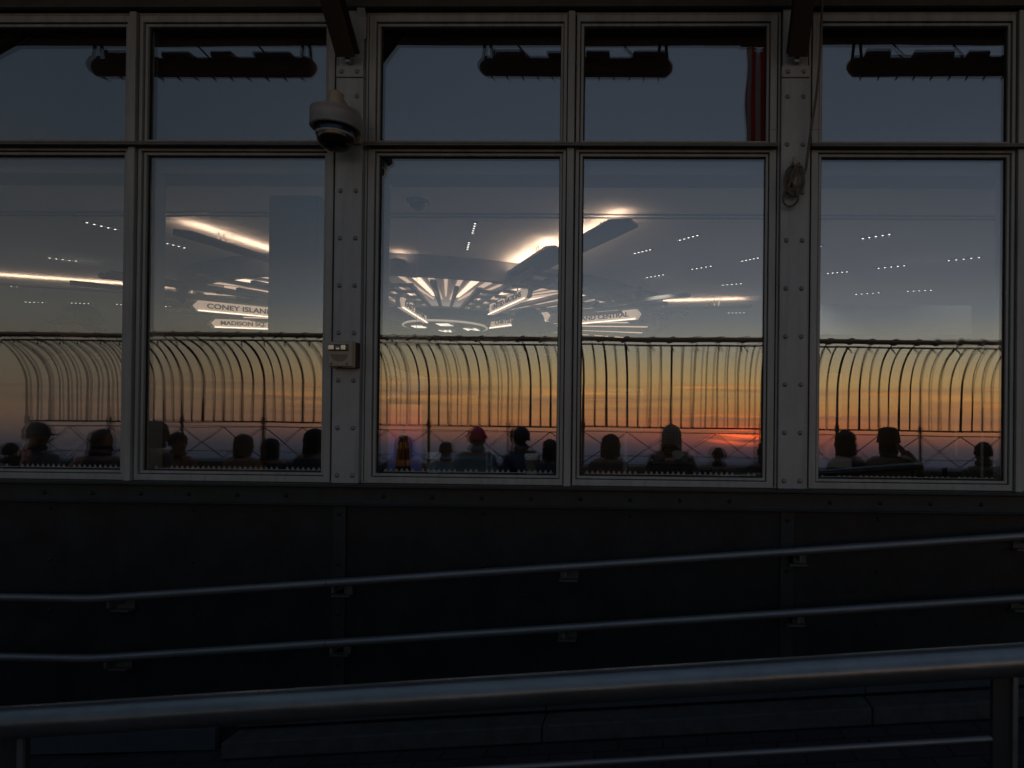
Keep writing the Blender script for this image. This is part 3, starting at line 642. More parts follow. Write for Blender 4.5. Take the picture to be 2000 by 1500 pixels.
def plaid():
    if 'plaid wool' in MATS: return MATS['plaid wool']
    M = mat('plaid wool', (0.03, 0.03, 0.033), 0.9); t = M.node_tree; b = t.nodes['Principled BSDF']; c = t.nodes.new('ShaderNodeTexCoord')
    sp = t.nodes.new('ShaderNodeSeparateXYZ'); t.links.new(c.outputs['Object'], sp.inputs[0]); outs = []
    for i in (0, 2):
        w = t.nodes.new('ShaderNodeMath'); w.operation = 'PINGPONG'; t.links.new(sp.outputs[i], w.inputs[0]); w.inputs[1].default_value = 0.012
        g = t.nodes.new('ShaderNodeMath'); g.operation = 'GREATER_THAN'; t.links.new(w.outputs[0], g.inputs[0]); g.inputs[1].default_value = 0.0088; outs.append(g.outputs[0])
    ad = t.nodes.new('ShaderNodeMath'); ad.operation = 'ADD'; ad.use_clamp = True; t.links.new(outs[0], ad.inputs[0]); t.links.new(outs[1], ad.inputs[1])
    mx = t.nodes.new('ShaderNodeMix'); mx.data_type = 'RGBA'; t.links.new(ad.outputs[0], mx.inputs[0]); mx.inputs[6].default_value = (0.02,0.02,0.022,1); mx.inputs[7].default_value = (0.70,0.62,0.48,1)
    t.links.new(mx.outputs[2], b.inputs['Base Color']); return M
def person(label, x, y, ztop, face, top='hair', hair=(0.012,0.009,0.008), coat=(0.02,0.02,0.022), legs=(0.015,0.017,0.025), skin=0, raised=False, bow=0.0, lean=0.0, floor=0.0, hat=None, phone=False, shoulders=1.0):
    """standing figure, looking along local +y, turned by face"""
    t = thing('person', label, 'person', (x, y, floor), rz=face)
    H = ztop-floor; s = H/1.75
    ln = lean
    hip = 0.93*s; sh = 1.46*s
    nk = Vector((0, 0.02+ln*0.5, 1.50*s))
    hd = [nk+Vector((0, 0.012+bow*0.2, 0.055*s)), nk+Vector((0, 0.03+bow*0.6, 0.11*s)), nk+Vector((0, 0.018+bow*0.9, 0.172*s)), nk+Vector((0, 0.0+bow*1.1, 0.215*s))]
    V, E, Rd = [], [], []
    def v(p, r, par=None):
        V.append(Vector(p)); Rd.append(r)
        if par is not None: E.append((par, len(V)-1))
        return len(V)-1
    pel = v((0, 0, hip), (0.145*s, 0.11*s)); sp = v((0, 0.01+ln*0.2, 1.14*s), (0.135*s, 0.10*s), pel); ch = v((0, 0.0+ln*0.4, 1.36*s), (0.15*s, 0.105*s), sp)
    nb = v(nk-Vector((0, 0.005, 0.02)), 0.056*s, ch); n1 = v(hd[0], (0.062*s, 0.068*s), nb); n2 = v(hd[1], (0.076*s, 0.092*s), n1); n3 = v(hd[2], (0.085*s, 0.105*s), n2); n4 = v(hd[3], (0.062*s, 0.08*s), n3)
    nose = v(hd[1]+Vector((0, 0.10*s, 0.005)), 0.011*s, n2)
    for q in (-1, 1): v(hd[1]+Vector((q*0.078*s, -0.008, 0.01)), (0.012*s, 0.024*s), n2)
    wr = {}
    for q in (-1, 1):
        a = v((q*0.165*s*shoulders, ln*0.4, sh), 0.062*s, ch)
        if raised and q == (1 if raised == 'R' else -1):
            el = Vector((q*0.36*s, 0.12, 1.30*s)); wp = Vector((q*0.20*s, 0.20, 1.56*s)); hdn = (Vector((q*0.10*s, 0.20, 1.66*s))-wp).normalized()
        elif phone:
            el = Vector((q*0.24*s, 0.10, 1.16*s)); wp = Vector((q*0.09*s, 0.34, 1.30*s)); hdn = Vector((-q*0.3, 0.4, 0.6)).normalized()
        else:
            el = Vector((q*0.235*s, 0.02+ln*0.3, 1.14*s)); wp = Vector((q*0.20*s, 0.16, 0.92*s)); hdn = Vector((-q*0.15, 0.25, -0.95)).normalized()
        e_ = v(el, 0.042*s, a); w_ = v(wp, 0.028*s, e_); palm = v(wp+hdn*0.065*s, (0.036*s, 0.020*s), w_)
        side = Vector((0, 1, 0)) if abs(hdn.z) > 0.5 else Vector((1, 0, 0)); side = (side-hdn*side.dot(hdn)).normalized(); curl = hdn.cross(side)*(-q)
        for fi, (off, ln_) in enumerate(((-0.027, 0.062), (-0.009, 0.074), (0.009, 0.078), (0.026, 0.068))):
            k1 = v(V[palm]+hdn*0.045*s+side*off*s, 0.010*s, palm); k2 = v(V[k1]+(hdn*0.8+curl*0.3)*ln_*0.55*s, 0.0085*s, k1); v(V[k2]+(hdn*0.5+curl*0.7)*ln_*0.5*s, 0.007*s, k2)
        th = v(V[w_]+hdn*0.035*s+side*0.042*s, 0.011*s, w_); v(V[th]+(hdn*0.8+side*0.25+curl*0.3)*0.05*s, 0.009*s, th)
        lg = v((q*0.095*s, 0, 0.84*s), 0.085*s, pel); kn = v((q*0.10*s, 0.015, 0.49*s), 0.056*s, lg); an = v((q*0.105*s, -0.01, 0.09*s), 0.040*s, kn); v((q*0.115*s, 0.13, 0.04*s), (0.042*s, 0.03*s), an)
        wr[q] = (a, e_, w_, lg, kn, an)
    body = skinned('body', V, E, Rd, SKIN[skin], t, pel)
    # clothes: jacket and trousers follow the same bones, a little larger
    coat = tuple(min(0.8, c_*4.0) for c_ in coat); hat = tuple(min(0.8, c_*2.4) for c_ in hat) if hat else None
    cm = cloth('coat %.3f %.3f %.3f' % coat, coat)
    jv, je, jr = [], [], []
    def j(p, r, par=None):
        jv.append(Vector(p)); jr.append(r)
        if par is not None: je.append((par, len(jv)-1))
        return len(jv)-1
    b0 = j((0, 0, hip-0.06), (0.185*s, 0.15*s)); b1 = j((0, 0.01+ln*0.2, 1.14*s), (0.20*s, 0.16*s), b0); b2 = j((0, ln*0.4, 1.35*s), (0.185*s, 0.145*s), b1); c1 = j(nk-Vector((0, 0.012, 0.075*s)), (0.150*s, 0.12*s), b2); j(nk-Vector((0, 0.008, 0.005)), (0.092*s, 0.09*s), c1)
    for q in (-1, 1):
        a, e_, w_ = wr[q][:3]; k1 = j(V[a]+Vector((q*0.015, 0, -0.075*s)), 0.090*s, b2); k2 = j(V[e_], 0.078*s, k1); j(V[w_]*0.93+V[e_]*0.07, 0.055*s, k2)
    skinned('jacket', jv, je, jr, cm, t, 0)
    jv, je, jr = [], [], []
    b0 = j((0, 0, hip), (0.165*s, 0.125*s))
    for q in (-1, 1):
        lg, kn, an = wr[q][3:]; k1 = j(V[lg], 0.1*s, b0); k2 = j(V[kn], 0.072*s, k1); j(V[an]+Vector((0, 0, 0.02)), 0.062*s, k2)
    skinned('trousers', jv, je, jr, cloth('trousers %.3f %.3f %.3f' % legs, legs), t, 0)
    sm_ = mat('shoe leather', (0.02, 0.018, 0.017), 0.6)
    for q in (-1, 1): MB().hexa([(q*0.11*s-0.045, -0.075, 0.004), (q*0.11*s+0.045, -0.075, 0.004), (q*0.115*s+0.045, 0.19, 0.004), (q*0.115*s-0.045, 0.19, 0.004)], [(q*0.11*s-0.035, -0.065, 0.105), (q*0.11*s+0.035, -0.065, 0.105), (q*0.115*s+0.035, 0.16, 0.055), (q*0.115*s-0.035, 0.16, 0.055)]).build('shoe', sm_, t, local=True, bevel=0.015)
    for q in (-1, 1): MB().lathe([(0.0005, -0.011), (0.008, -0.008), (0.011, 0), (0.008, 0.008), (0.0005, 0.011)], hd[1]+Vector((q*0.028*s, 0.083*s, 0.038*s)), 10).build('eye', mat('eye', (0.05,0.04,0.035), 0.2), t, local=True)
    MB().tube([hd[0]+Vector((-0.022*s, 0.062*s, 0.022*s)), hd[0]+Vector((0, 0.072*s, 0.02*s)), hd[0]+Vector((0.022*s, 0.062*s, 0.022*s))], 0.006, 6).build('mouth', mat('lips', (0.2,0.07,0.06), 0.5), t, local=True)
    MB().lathe([(0.088*s, -0.03*s), (0.098*s, 0.0), (0.082*s, 0.035*s), (0.068*s, 0.045*s), (0.066*s, 0.0)], nk+Vector((0, 0.0, 0.018*s)), 18).build('collar', cm, t, local=True)
    # hair and hats
    hm = mat('hair %.3f %.3f %.3f' % hair, hair, 0.6, 0, 0.4, 60, 0.004, (6, 6, 1))
    hc = hd[2]+Vector((0, -0.012, 0.0)); dirx = Vector((0, bow, 1)).normalized()
    def shell(r, hgt, low, n=28, rows=12, frill=0.0, back=1.0, seed=1):
        """cap of hair or cloth over the skull; low = how far it reaches below the crown line at the back"""
        rnd = random.Random(seed); mb = MB(); vs = []; fs = []
        for jx in range(rows+1):
            ph = jx/rows*(PI*0.5+low)
            for i in range(n):
                a_ = 2*PI*i/n; front = max(0.0, math.sin(a_))
                p2 = min(ph, PI*0.5+low*(1-front*back)-(0.25 if front > 0.3 else 0)*0+0.0) if back else ph
                rr = r*math.sin(min(p2, PI*0.5)) if p2 < PI*0.5 else r*(1+0.05*math.sin((p2-PI*0.5)*2.2+i*1.3)+0.03*(p2-PI*0.5))
                z = hgt*math.cos(p2) if p2 < PI*0.5 else -hgt*(p2-PI*0.5)*0.95
                k_ = 1+frill*rnd.uniform(-1, 1)
                vs.append(hc+Vector((rr*0.86*math.cos(a_)*k_, rr*1.06*math.sin(a_)*k_-0.004, z*k_)))
        for jx in range(rows):
            for i in range(n):
                i2 = (i+1) % n; fs.append((jx*n+i, jx*n+i2, (jx+1)*n+i2, (jx+1)*n+i))
        mb.add(vs, fs); mb.sm = True; return mb
    hs = hash_(label)
    if top in ('hair', 'long', 'beanie', 'cap', 'hood', 'plaid', 'bucket'):
        lowh = {'hair': 0.75, 'long': 2.0, 'beanie': 0.8, 'cap': 0.75, 'hood': 0.6, 'plaid': 0.5, 'bucket': 1.6}[top]
        sh_ = shell(0.112*s, 0.094*s, lowh, frill=0.07, back=0.86, seed=hs).build('hair', hm, t, local=True)
    hcol = hat or (0.02, 0.02, 0.025)
    if top == 'beanie':
        m_ = cloth('knit %.3f %.3f %.3f' % hcol, hcol)
        shell(0.116*s, 0.112*s, 0.35, frill=0.008, back=0.1, seed=3).build('beanie', m_, t, local=True)
        MB().lathe([(0.112*s, -0.034*s), (0.117*s, -0.030*s), (0.119*s, 0.006*s), (0.112*s, 0.012*s)], hc, 28).build('beanie_cuff', m_, t, local=True)
    if top == 'cap':
        m_ = cloth('cap %.3f %.3f %.3f' % hcol, hcol)
        cp = shell(0.113*s, 0.108*s, 0.22, back=0.0, seed=3).build('cap', m_, t, local=True)
        vs = []; n = 9
        for i in range(n+1):
            a_ = PI*(0.16+0.68*i/n); vs += [hc+Vector((0.098*s*math.cos(a_), 0.112*s*math.sin(a_), -0.004)), hc+Vector((0.098*s*math.cos(a_)*0.95, 0.112*s*math.sin(a_)+0.085*s*math.sin(PI*i/n), -0.022))]
        vs += [p+Vector((0, 0, -0.006)) for p in vs]; k = 2*(n+1); fs = []
        for i in range(n): a_ = 2*i; fs += [(a_, a_+1, a_+3, a_+2), (k+a_, k+a_+2, k+a_+3, k+a_+1), (a_+1, k+a_+1, k+a_+3, a_+3), (a_, a_+2, k+a_+2, k+a_)]
        MB().add(vs, fs).build('visor', m_, cp, local=True)
    if top in ('hood', 'plaid'):
        m_ = plaid() if top == 'plaid' else cloth('hood %.3f %.3f %.3f' % hcol, hcol)
        shell(0.126*s, 0.118*s, 1.9, frill=0.01, back=0.55, seed=5).build('hood', m_, t, local=True)
    if top == 'bucket':
        m_ = cloth('hat %.3f %.3f %.3f' % hcol, hcol)
        MB().lathe([(0.002, 0.122*s), (0.05*s, 0.118*s), (0.085*s, 0.105*s), (0.106*s, 0.078*s), (0.116*s, 0.02*s), (0.126*s, -0.045*s), (0.119*s, -0.047*s), (0.108*s, 0.0)], hc, 28).build('hat', m_, t, local=True)
    return t
def hash_(sx): return sum(ord(c)*(i+3) for i, c in enumerate(sx)) % 9973
def mirrored(label, px, py, D, face, **k):   # someone on the deck seen by reflection: the glass doubles their distance
    p = aty(px, py, D-D0); return person(label, p.x, -(D-D0), p.z, face, **k)
AWAY, RIGHT, LEFT, HERE = PI, -PI/2, PI/2, 0.0
PEOPLE = [
 ('person in a black baseball cap and dark jacket, in profile, mirrored in the left window', 62, 829, 6.6, RIGHT, dict(top='cap', coat=(0.018,0.018,0.02), skin=0)),
 ('person with tousled black hair in a brown coat, leaning forward, mirrored in the left window', 178, 842, 6.5, AWAY-0.3, dict(top='long', coat=(0.035,0.027,0.027), lean=0.12, bow=0.05, shoulders=1.15)),
 ('person in black at the left edge of the left window reflection', 8, 866, 7.2, AWAY, dict(coat=(0.012,0.012,0.013))),
 ('person with dark hair partly hidden by the left mullion', 245, 872, 7.6, AWAY, dict(coat=(0.02,0.022,0.028))),
 ('person with long brown hair mirrored right of the left mullion', 299, 826, 6.5, AWAY+0.4, dict(top='long', hair=(0.018,0.013,0.01), coat=(0.03,0.026,0.022))),
 ('person with short dark hair and rust red scarf, mirrored in the second pane', 346, 848, 7.0, RIGHT+0.3, dict(coat=(0.05,0.022,0.015), hair=(0.015,0.011,0.01))),
 ('person with brown hair and rust brown coat, left of the slim person in black', 476, 852, 7.3, AWAY+0.2, dict(top='long', hair=(0.02,0.014,0.01), coat=(0.06,0.035,0.022))),
 ('slim person with straight black hair and a black coat, mirrored in the second pane', 527, 860, 7.5, AWAY, dict(top='long', coat=(0.01,0.01,0.011))),
 ('person in a dark grey coat mirrored just left of the pillar with the alarm', 614, 842, 7.0, AWAY+0.3, dict(top='long', coat=(0.017,0.017,0.02))),
 ('person with dark hair and dark coat, mirrored behind the lit model tower', 785, 853, 7.1, AWAY, dict(top='long', coat=(0.012,0.012,0.015), shoulders=1.1)),
 ('person with short dark hair and teal jacket standing beside the red beanie', 866, 864, 8.3, AWAY, dict(coat=(0.030,0.085,0.105))),
 ('person in a crimson beanie and teal jacket, mirrored in the middle window', 927, 838, 7.5, AWAY, dict(top='beanie', hat=(0.33,0.006,0.045), coat=(0.028,0.085,0.105), skin=1)),
 ('person in a navy baseball cap turned to the left, mirrored in the middle window', 1016, 836, 7.6, AWAY-0.9, dict(top='cap', hat=(0.014,0.017,0.028), coat=(0.018,0.024,0.04), skin=2)),
 ('person with round bushy dark hair and navy coat, mirrored beside the middle mullion', 1070, 859, 7.7, AWAY, dict(top='long', coat=(0.018,0.026,0.036))),
 ('person with long dark hair in a black jacket, mirrored right of the middle mullion', 1196, 852, 7.2, AWAY+0.5, dict(top='long', hat=(0.04,0.033,0.022), coat=(0.016,0.015,0.016))),
 ('person in a black and cream checked hood facing the glass', 1314, 835, 7.15, 0.15, dict(top='plaid', coat=(0.014,0.014,0.016), bow=0.03)),
 ('person with short round dark hair and black coat, mirrored below the red sunset cloud', 1398, 876, 8.0, AWAY, dict(coat=(0.012,0.012,0.014), shoulders=1.2)),
 ('person in black standing beside the right pillar reflection', 1484, 868, 8.0, AWAY, dict(coat=(0.012,0.012,0.013))),
 ('person with a dark green coat and long brown hair, mirrored in the right window', 1654, 843, 7.0, AWAY-0.5, dict(top='long', hair=(0.035,0.018,0.012), coat=(0.01,0.012,0.012))),
 ('person in a tan hat and tan coat with one arm raised to the head', 1738, 841, 6.75, AWAY, dict(top='bucket', hat=(0.045,0.026,0.017), hair=(0.04,0.022,0.015), coat=(0.048,0.030,0.021), raised='L', shoulders=1.1)),
 ('person with dark hair in an olive coat, mirrored at the right end', 1926, 865, 7.0, AWAY, dict(coat=(0.028,0.031,0.018))),
]
for lb, px, py, Dv, fa, kw in PEOPLE: mirrored(lb, px, py, Dv, fa, **kw)

# ------------------------------------------------------------------ the room behind the glass
ZC, ZFL = 3.75, 0.60
CR = Vector((-3.95, 8.75, 0))                          # middle of the ceiling medallion
mb = MB().box(-16, 12, 0.285, 16.5, ZFL-0.2, ZFL); struct('interior_floor', mb, INTF)
mb = MB().box(-16, 12, 0.285, 16.5, ZC, ZC+0.15); struct('interior_ceiling', mb, CEIL)
for nm, bx, lb in (('interior_wall', (-16, 12, 16.0, 16.2, ZFL, ZC), 'far back wall of the lobby behind the glass'), ('interior_wall', (-16.2, -16, 0.285, 16.2, ZFL, ZC), 'left end wall of the lobby behind the glass'), ('interior_wall', (12, 12.2, 0.285, 16.2, ZFL, ZC), 'right end wall of the lobby behind the glass')):
    o = MB().box(*bx).build(nm, INTW); o['label'] = lb; o['category'] = 'wall'
# two thin rails across the ceiling
z = ZC-0.010
p = aty(500, 411, 0); yr = atz(1300, 420, z).y
for i, dy in enumerate((0.0, 0.11)):
    o = MB().box(-12, 8, yr+dy, yr+dy+0.03, z, ZC-0.001).build('ceiling_track', SLATD); o['label'] = ['thin grey track across the ceiling, the one nearer the glass', 'thin grey track across the ceiling, the one farther from the glass'][i]; o['category'] = 'track'
# black column
a = aty(524, 380, 1.4); b = aty(624, 380, 1.4)
o = MB().box(a.x, b.x, 1.4, 1.75, ZFL, a.z).build('column', BLACK, bevel=0.02); o['label'] = 'broad black column standing inside the left window'; o['category'] = 'column'
a = aty(625.5, 940, 1.9); b = aty(641, 560, 1.9)  # warm light on the column's side, put into a cream strip
o = MB().box(a.x, b.x, 1.9, 2.0, ZFL, b.z).build('partition', mat('cream lit side', (0.55, 0.49, 0.40), 0.7)); o['label'] = 'narrow cream jamb strip, the lit side of the black column'; o['category'] = 'panel'; o['kind'] = 'thing'
# medallion: fascia ring, drum with compass letters, radiating slats
t = thing('ceiling_medallion', 'large round sunburst ceiling feature of radiating slats glowing warm', 'ceiling light', (CR.x, CR.y, 3.38))
RR = 3.95; n = 96; mb = MB(); vs = []; fs = []
for i in range(n):
    a_ = 2*PI*i/n
    for r, z in ((RR, ZC-0.001), (RR, ZC-0.26), (RR-0.12, ZC-0.26), (RR-0.12, ZC-0.001)): vs.append((CR.x+r*math.cos(a_), CR.y+r*math.sin(a_), z))
for i in range(n):
    i2 = (i+1) % n
    for k in range(3): fs.append((i*4+k, i*4+k+1, i2*4+k+1, i2*4+k))
mb.add(vs, fs); mb.sm = True; mb.build('fascia_ring', SLATD, t)
zd = 3.38
dr = MB().lathe([(0.70, 0.0), (0.68, -0.012), (0.002, -0.014)], (CR.x, CR.y, zd), 64).build('drum_base', mat('drum metal', (0.07,0.068,0.066), 0.4, 0.3, 0.05, 5), t)
MB().lathe([(0.30, 0.26), (0.52, 0.235), (0.66, 0.16), (0.715, 0.07), (0.70, 0.001)], (CR.x, CR.y, zd), 64).build('drum_band', emit('drum glow', (1, 0.82, 0.68), 0.55), t)  # the metal band's lit look is its own emission
MB().lathe([(0.715, 0.0), (0.735, 0.0), (0.735, 0.015), (0.715, 0.015)], (CR.x, CR.y, zd), 64).build('drum_rim', emit('drum rim glow', (1, 0.8, 0.62), 0.4), t)  # rim given a faint glow too, no lamp behind it
for ch, ang in (('S', 200), ('E', 285), ('N', 20), ('W', 105)):
    a_ = rad(ang); p = Vector((CR.x+0.45*math.cos(a_), CR.y+0.45*math.sin(a_), zd-0.02))
    o = lettering(ch, t, p, (1, 0, 0), (0, 0, -1), 0.26, 0.22, emit('letter light', (1, 0.88, 0.75), 1.6, nee=False), 0.006); o.name = 'compass_letter'
def fan(mb, d, sd, ra, rb, k, z, th, off=0.0):          # radial bar that widens outwards
    up_ = Vector((0,0,1)); q = [CR+d*ra-sd*k*ra, CR+d*rb-sd*k*rb, CR+d*rb+sd*k*rb, CR+d*ra+sd*k*ra]
    mb.prism([p+up_*(z-CR.z) for p in q], (0,0,th)); return mb
SLAT = mat('dark slat', (0.10, 0.10, 0.102), 0.6, 0, 0.06, 4)
ns = 80; rnd = random.Random(5)
SLATL = emit('slat uplight', (1.0, 0.66, 0.44), 5.0)
for i in range(ns):
    a_ = 2*PI*(i+0.5)/ns; d = Vector((math.cos(a_), math.sin(a_), 0)); sd = Vector((-d.y, d.x, 0))
    r1 = rnd.choice((2.9, 3.3, 3.6, 3.75, 3.78, 3.5)); r0 = 0.75; zz = 3.44-0.015*(i % 3)
    br_ = abs(math.degrees(math.atan2(d.x, -d.y)))
    if 22 < br_ < 75 and i % 3 != 2: r1 = rnd.choice((4.3, 4.6, 4.9, 5.1)) if br_ < 60 else rnd.choice((4.2, 4.5))
    kw_ = 0.016+0.006*(i % 2)
    mb = MB(); fan(mb, d, sd, r0, r1, kw_/2, zz, 0.05)
    if i % 5 in (0, 1) and r1 > 2.6:
        q = 1.5
        while q < r1:
            g = 2*PI/ns*q; mb.beam(CR+d*q+sd*0.03+Vector((0,0,zz)), CR+d*q+sd*(g-0.03)+Vector((0,0,zz)), 0.07, 0.035); q += 0.42
    o = mb.build('slat', SLAT, t)
    if 70 < br_ < 125 and i % 3 == 0: fan(MB(), d, sd, 1.4+0.5*(i % 2), min(r1, 3.6), 0.010, zz-0.013, 0.012).build('slat_light', emit('soft warm glow', (1.0, 0.68, 0.48), 0.85), o)
    a2 = a_+PI/ns; d2 = Vector((math.cos(a2), math.sin(a2), 0))
    if i % 9 != 5: fan(MB(), d2, Vector((-d2.y, d2.x, 0)), 0.85+0.3*(i % 2), min(r1-0.15, 3.75)-0.4*(i % 4 == 2), (0.013, 0.021, 0.017, 0.010)[i % 4], ZC-0.02, 0.012).build('glow_panel', emit('panel light bright', (1.0, 0.71, 0.51), 2.0) if i % 4 == 1 else emit('soft warm glow', (1.0, 0.68, 0.48), 0.85), t)  # soft panels glow in place of lit ceiling between slats; brightest are strips
    if i % 2 == 0: MB().beam(CR+d*(r0+0.1)+Vector((0,0,zz+0.03)), CR+d*(r1-0.1)+Vector((0,0,zz+0.03)), 0.03, 0.006).build('slat_light', SLATL, o)
MB().lathe([(1.95, 3.415), (1.99, 3.415), (1.99, 3.44), (1.95, 3.44), (1.95, 3.415)], (CR.x, CR.y, 0), 72).build('tie_ring', FIN, t)
# long light arms reaching past the ring
ARM = [(338, 452, 0.12, 'long dark light arm behind the left window, its end in front of the glowing ceiling'), (1232, 432, 0.16, 'long dark light arm with a blunt end in the middle window, under the brightest glow'),
       (-160, 545, 0.10, 'long dark light arm reaching out past the left edge'), (1470, 600, 0.10, 'long dark light arm reaching towards the right pillar'),
       (775, 508, 0.085, 'short dark light arm left of centre in the middle window'), (1085, 484, 0.085, 'dark light arm ending at the middle mullion, second from the brightest glow')]
for px, py, w, lb in ARM:
    z = 3.605; e = atz(px, py, z); e.z = z; d = (Vector((CR.x, CR.y, z))-e); ln = d.length; d.normalize(); st = e+d*max(1.0, ln-3.2); sd = Vector((-d.y, d.x, 0)); up_ = Vector((0,0,1))
    t = thing('light_arm', lb, 'light', (e.x, e.y, z), 'long light arms under the lobby ceiling')
    tipv = w*0.9; w2 = w*0.7
    MB().prism([e, e+d*tipv+sd*w, st+sd*w2, st-sd*w2, e+d*tipv-sd*w], (0,0,0.03)).build('arm', mat('dark arm', (0.13,0.13,0.135), 0.5), t, bevel=0.004)
    MB().prism([e+d*0.15+sd*0.024+up_*0.0305, st+sd*0.024+up_*0.0305, st-sd*0.024+up_*0.0305, e+d*0.15-sd*0.024+up_*0.0305], (0,0,0.004)).build('uplight', UPL, t)
    for q in (0.55, 0.62): MB().tube([e+d*q+up_*0.03, e+d*q+up_*0.143], 0.006, 6).build('hanger', FIN, t)
    MB().box(e.x+d.x*0.7-0.02, e.x+d.x*0.7+0.02, e.y+d.y*0.7-0.02, e.y+d.y*0.7+0.02, z+0.0355, z+0.08).build('hanger_socket', CHROM, t)
# direction signs under the medallion: lit along their lower edge
def sign(txt, bl, br, z0, h, lb, chev, trim=(0.0, 0.0), tw=0.8):
    A = atz(*bl, z0); B = atz(*br, z0); A.z = B.z = z0; u = (B-A); ln = u.length; u.normalize(); nrm = Vector((u.y, -u.x, 0))
    if nrm.dot(CAMLOC-A) < 0: nrm = -nrm
    t = thing('direction_sign', lb, 'sign', tuple((A+B)/2), 'direction signs under the sunburst ceiling')
    up = Vector((0,0,h)); bk = -nrm*0.06
    if chev == 'L': poly = [A, B, B+up, A+up, A-u*h*0.42+up*0.5]
    elif chev == 'R': poly = [A, B, B+u*h*0.42+up*0.5, B+up, A+up+u*0.03]
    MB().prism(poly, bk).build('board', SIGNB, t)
    lettering(txt, t, (A+B)/2+up*0.53+nrm*0.004, u, nrm, h*0.46, ln*tw, LETT, 0.008)
    MB().prism([A+nrm*0.012-Vector((0,0,0.002)), B+nrm*0.012-Vector((0,0,0.002)), B+nrm*0.012+Vector((0,0,0.012)), A+nrm*0.012+Vector((0,0,0.012))], nrm*0.006).build('edge_light', SIGNL, t)
    for q in (1, 2):
        o_ = (-u*(h*0.30*q) if chev == 'L' else u*(h*0.30*q)); s_ = -1 if chev == 'L' else 1; e_ = A if chev == 'L' else B; w_ = u*s_*h*0.16
        MB().prism([e_+o_, e_+o_+w_, e_+o_+w_+u*s_*h*0.42+up*0.5, e_+o_+w_+up, e_+o_+up, e_+o_+u*s_*h*0.42+up*0.5], bk*0.7).build('chevron', mat('chevron grey', (0.25,0.24,0.235), 0.6), t)
    for q in (0.25, 0.75): MB().tube([A+u*ln*q+up+bk*0.5, A+u*ln*q+bk*0.5+Vector((0,0,3.52-z0))], 0.008, 6).build('hanger', FIN, t)
ZS = 3.30
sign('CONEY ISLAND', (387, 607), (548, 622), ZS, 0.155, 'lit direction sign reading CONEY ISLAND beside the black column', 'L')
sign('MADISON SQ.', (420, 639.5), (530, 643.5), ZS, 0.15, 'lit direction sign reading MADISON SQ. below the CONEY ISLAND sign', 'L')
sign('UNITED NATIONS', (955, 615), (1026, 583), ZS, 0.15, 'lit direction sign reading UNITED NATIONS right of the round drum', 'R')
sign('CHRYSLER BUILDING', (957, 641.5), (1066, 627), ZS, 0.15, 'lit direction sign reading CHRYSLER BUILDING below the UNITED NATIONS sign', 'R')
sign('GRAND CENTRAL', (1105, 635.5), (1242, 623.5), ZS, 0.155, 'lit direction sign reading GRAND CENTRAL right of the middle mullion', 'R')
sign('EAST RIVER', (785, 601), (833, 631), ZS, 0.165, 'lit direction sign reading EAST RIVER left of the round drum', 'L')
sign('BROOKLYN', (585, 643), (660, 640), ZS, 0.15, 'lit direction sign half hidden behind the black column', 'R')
# rows of five small downlights
ROWS = [(170,435,225,448),(97,504,148,510),(316,473,360,484),(22,559,65,561),(50,590,83,591),(140,592,173,593),(228,594.5,261,596),(316,598,347,599),(928,437,923,455),(916,474,913,487),
        (1240,495,1270,488),(1328,469,1362,460),(1264,542,1295,537),(1352,526,1388,520),(1450,510,1480,504),(1412,557,1447,554),(1423,611,1453,611),(1560,489,1602,481),(1685,466,1737,458),(1617,534,1654,531),(1716,524,1766,519),(1853,509,1912,503),(1672,575,1716,572),(1773,569,1818,567)]
WHERE = ['outer left pane, topmost row','outer left pane, above the long glow','second pane, left of the tapering light arm','outer left pane, just under the long glow','outer left pane, lowest row at the left','outer left pane, lowest row in the middle','outer left pane, lowest row beside the mullion','second pane, left of the CONEY ISLAND sign','middle window left half, upper of two steep rows','middle window left half, lower of two steep rows',
         'middle window right half, nearest the blunt light arm','middle window right half, topmost row','middle window right half, above the curved ring','middle window right half, centre of the ceiling','middle window right half, beside the right pillar','middle window right half, above the long glow','middle window right half, below the long glow','row half hidden behind the right pillar','right window, topmost row','right window, left of centre','right window, centre','right window, row at the far right','right window, lower left row','right window, lowest right row']
for (x0, y0, x1, y1), w in zip(ROWS, WHERE):
    a = atz(x0, y0, ZC-0.012); b = atz(x1, y1, ZC-0.012)
    t = thing('downlight', 'row of five tiny white ceiling lamps, '+w, 'ceiling light', tuple((a+b)/2), 'rows of small downlights')
    d = (b-a); MB().beam(a-d*0.12+Vector((0,0,0.0065)), b+d*0.12+Vector((0,0,0.0065)), 0.05, 0.010).build('housing', FIN, t)
    for q in range(5):
        p = a+d*q/4
        if q == 2:
            ld = bpy.data.lights.new('lamp_beam', 'SPOT'); ld.energy = 50; ld.spot_size = rad(105); ld.spot_blend = 0.6; ld.shadow_soft_size = 0.04; ld.color = (1, 0.86, 0.7)
            lo = bpy.data.objects.new('lamp_beam', ld); COL.objects.link(lo); lo.parent = t; lo.location = p-t.location-Vector((0, 0, 0.01))
        MB().lathe([(0.0005, -0.003), (0.009, -0.002), (0.0105, 0.0)], p, 10).build('lamp', SPOT, t)
